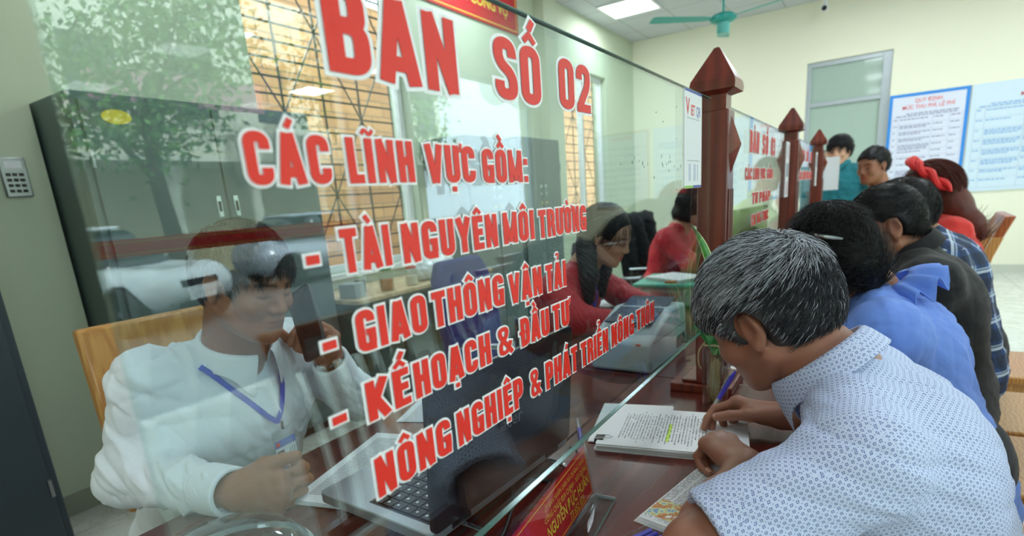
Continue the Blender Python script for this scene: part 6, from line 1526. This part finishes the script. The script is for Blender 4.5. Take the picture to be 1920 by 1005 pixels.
MB().lathe([(.02, fz+.08), (.10, fz+.055), (.125, fz+.03), (.125, fz+.01), (.10, fz-.01), (.06, fz-.02)], n=32).build('motor', teal_m, r, smooth=True)
MB().lathe([(.062, fz-.018), (.060, fz-.10), (.052, fz-.115), (.0, fz-.118)], n=28).build('lower_cup', flat('pale_teal_cup', '5fb8b2', .35), r, smooth=True)
for k in range(3):
    a = 2*math.pi*k/3+math.radians(0); Mx = Matrix.Rotation(a, 4, 'Z') @ Matrix.Translation((0, 0, fz+.02)) @ Matrix.Rotation(math.radians(10), 4, 'X')
    mb = MB(); mb.prism([(.11, -.025), (.20, -.045), (.70, -.065), (.74, -.05), (.74, .05), (.70, .065), (.20, .045), (.11, .025)], -.002, .002, M=Mx); mb.build('blade', teal_m, r)
# ================= the street side, seen mirrored in the glass =================
struct(bx('ground_street', flat('grey_street', '666a6c', .9, var=.1, scale=1), None, (XR+.2, 40, -14, 30, -.25, -.12)))
struct(bx('ground_yard', flat('yard_paving', '9a968c', .9), None, (XL-2.0, XL-.2, -2, 12, -.25, -.12)))
wf = flat('white_facade', 'ecead8', .8, var=.03); wf2 = flat('cream_facade', 'd8cfae', .8)
f = empty('arcade_building', (15.0, 7.0, 0), label='pale two-storey building with columns and a balustrade, mirrored in the glass', cat='building')
bx('upper_wall', wf, f, (-.2, 0, -9, 12, 2.95, 7.5)); bx('back_wall', wf2, f, (.9, 1.1, -9, 12, -.12, 2.95)); bx('balcony_slab', wf, f, (-1.1, .9, -9, 12, 2.80, 2.949))
for i in range(9):
    y = -8.4+2.3*i
    if i: 
        col_ = MB().lathe([(.2, 0), (.16, .12), (.15, 2.6), (.2, 2.75), (.22, 2.9)], n=16, M=Matrix.Translation((-.3, y, -.12))).build('column', wf, f, smooth=True)
    mb = MB(); pts = arc((y+1.15, 2.1), .95, 0, math.pi, 10); mb.prism([(p, q) for p, q in [(y+2.3, 2.8), (y, 2.8), (y, 2.1)]+pts[::-1]+[(y+2.3, 2.1)]], -.35, -.2, M=Matrix(((0, 0, 1, 0), (1, 0, 0, 0), (0, 1, 0, 0), (0, 0, 0, 1)))); mb.build('arch', wf, f)
    bx('window', flat('dark_window', '3a4450', .2), f, (-.22, -.201, y+.6, y+1.7, 4.0, 5.6))
mb = MB()
for k in range(84): mb.lathe([(.05, 0), (.075, .15), (.04, .35), (.06, .5)], n=8, M=Matrix.Translation((-1.0, -8.8+.25*k, 2.95)))
o_ = mb.build('balusters', wf, f); o_['kind'] = 'stuff'; bx('balustrade_rail', wf, f, (-1.1, -.9, -9, 12, 3.45, 3.55))
bnr = tag(bx('pink_banner', flat('faded_pink_cloth', 'c48aa0', .7), None, (13.80, 13.83, 6.0, 10.2, 4.05, 4.75)), 'faded pink banner with pale lettering on the building opposite, mirrored in the glass', 'banner')
text('UBND XÃ QUẢNG MINH', .3, M['wvinyl'], bnr, Matrix(((0, 0, -1, 13.79), (-1, 0, 0, 8.1), (0, 1, 0, 4.3), (0, 0, 0, 1))), align='CENTER') if False else None
def car(x, y, a, paint, lab):
    """nose points along local +x"""
    r = empty('parked_car', (x, y, -.12), rz=a, label=lab, cat='car')
    T0 = Matrix.Translation((x, y, -.12)) @ Matrix.Rotation(a, 4, 'Z'); R3 = A(T0.to_3x3()); tp = lambda p: R3@A(p)+A((x, y, -.12))
    it = [cap(tp((-1.55, -.45, .62)), tp((-1.55, .45, .62)), .36, k=.1), cap(tp((1.55, -.48, .55)), tp((1.55, .48, .55)), .27, k=.1), cap(tp((-1.5, -.5, .60)), tp((1.45, -.5, .58)), .34, .30, .15), cap(tp((-1.5, .5, .60)), tp((1.45, .5, .58)), .34, .30, .15),
          ell(tp((0, 0, .6)), (1.7, .82, .35), R3, .2), pln(tp((0, 0, .22)), (0, 0, -1), .05)]
    for wx in (-1.25, 1.25):
        for s in (-1, 1): it.append(cap(tp((wx, s*.62, .32)), tp((wx, s*1.1, .32)), .35, k=.03, op='s'))
    blob('body', it, .035, paint, r)
    cab = [cap(tp((-1.1, -.38, 1.15)), tp((-1.1, .38, 1.15)), .25, k=.1), cap(tp((.15, -.38, 1.18)), tp((.15, .38, 1.18)), .24, k=.1), cap(tp((-.5, -.38, 1.2)), tp((-.5, .38, 1.2)), .27, k=.1), cap(tp((-1.45, -.42, .9)), tp((-1.45, .42, .9)), .22, k=.2), cap(tp((.75, -.42, .85)), tp((.75, .42, .85)), .18, k=.3)]
    gl = flat('car_glass', '1c2830', .08, spec=.8); blob('windows', cab, .035, gl, r)
    MB().prism(rrect(-1.15, .1, -.56, .56, .2), 1.40, 1.47).build('roof', paint, r, bevel=.03)
    for wx in (-1.25, 1.25):
        for s in (-1, 1):
            w = MB().lathe([(.19, -.1), (.30, -.1), (.33, -.06), (.33, .06), (.30, .1), (.19, .1)], n=28, M=Matrix.Translation((wx, s*.74, .33)) @ Matrix.Rotation(math.pi/2, 4, 'X')).build('wheel', M['black'], r, smooth=True)
            MB().lathe([(.19, -.08*s), (.18, .07*s*-1), (.05, -.1*s), (0, -.1*s)], n=10, M=Matrix.Translation((wx, s*.74, .33)) @ Matrix.Rotation(math.pi/2, 4, 'X'), cap=False).build('hubcap', M['steel'], w)
    for s in (-1, 1):
        MB().ball((1.62, s*.55, .70), .13, 8, (.9, 1.1, .6)).build('headlight', flat('headlight_glass', 'c8d4dc', .1, spec=.9), r, smooth=True); MB().ball((1.72, s*.5, .42), .07, 8).build('fog_lamp', M['black'], r, smooth=True)
    bx('grille', M['black'], r, (1.79, 1.83, -.32, .32, .58, .68), bevel=.01); bx('number_plate', M['white'], r, (1.82, 1.84, -.24, .24, .40, .52)); bx('lower_grille', M['black'], r, (1.78, 1.82, -.4, .4, .30, .38), bevel=.01)
    return r
car(9.3, 3.65, math.radians(162), flat('white_car_paint', 'e8ecef', .15, var=.01, coat=.5), 'white hatchback parked outside, mirrored in the glass over the officer')
car(10.2, 8.6, math.radians(100), flat('pale_silver_paint', 'c4c8d4', .2, .3, var=.01, coat=.5), 'pale silver car parked further along, mirrored in the glass')
def tree(x, y, h, lab, n, cr, bare, seed=0, z0=None):
    r = empty('street_tree', (x, y, -.12), label=lab, cat='tree'); q = np.random.RandomState(seed); rr = random.Random(seed)
    bark = flat('bark', '4a4036', .9, var=.2, scale=10, bump=.4)
    pts = [(0, 0, 0), (.05, .1, h*.2), (-.1, -.05, h*.4), (.05, .1, h*.6)]
    MB().tube(bez(pts, 6), [.17-.004*i for i in range(19)], 10).build('trunk', bark, r, smooth=True)
    for k in range(9):
        a = rr.uniform(0, 6.28); z = h*rr.uniform(.38, .6); L = cr*rr.uniform(.6, .95)
        MB().tube(bez([(0, .03, z), (math.cos(a)*L*.4, math.sin(a)*L*.4, z+h*.15), (math.cos(a)*L, math.sin(a)*L, z+h*rr.uniform(.15, .38))], 5), [.07-.006*i for i in range(11)], 7).build('branch', bark, r, smooth=True)
    cs = [(rr.uniform(-cr, cr)*.8, rr.uniform(-cr, cr)*.8, h*rr.uniform(.50, 1.0)) for _ in range(38)]
    C_ = A(cs)[q.randint(0, len(cs), n)]+q.normal(size=(n, 3))*A((.42, .42, .30)); u = q.normal(size=(n, 3)); u /= np.linalg.norm(u, axis=1)[:, None]; w = np.cross(u, q.normal(size=(n, 3))); w /= np.linalg.norm(w, axis=1)[:, None]; s = q.uniform(.05, .10, n)[:, None]
    v = np.stack([C_-u*s, C_-w*s*.5, C_+u*s, C_+w*s*.5], 1).reshape(-1, 3); f_ = (np.arange(n)*4)[:, None]+A([0, 1, 2, 3]).astype(int)
    o = link('foliage', np_mesh('foliage', v, f_), leafm, r); o['kind'] = 'stuff'
lt = NT('street_leaf'); lt.set(col=lt.ramp(lt.noise(lt.coord(), 3, 3), [(.3, lin('2f5a28')), (.7, lin('6f9a44'))]), rough=.5); leafm = lt.m
tree(10.4, 5.35, 5.6, 'street tree with a crooked trunk, mirrored in the glass over the locker', 5000, 1.9, 0, 1)
tree(10.9, 11.3, 5.6, 'leafy street tree further along, mirrored in the glass', 5000, 1.8, 0, 2)
tree(9.5, .2, 5.6, 'leafy street tree at the near end, mirrored in the glass', 4500, 1.7, 0, 3)
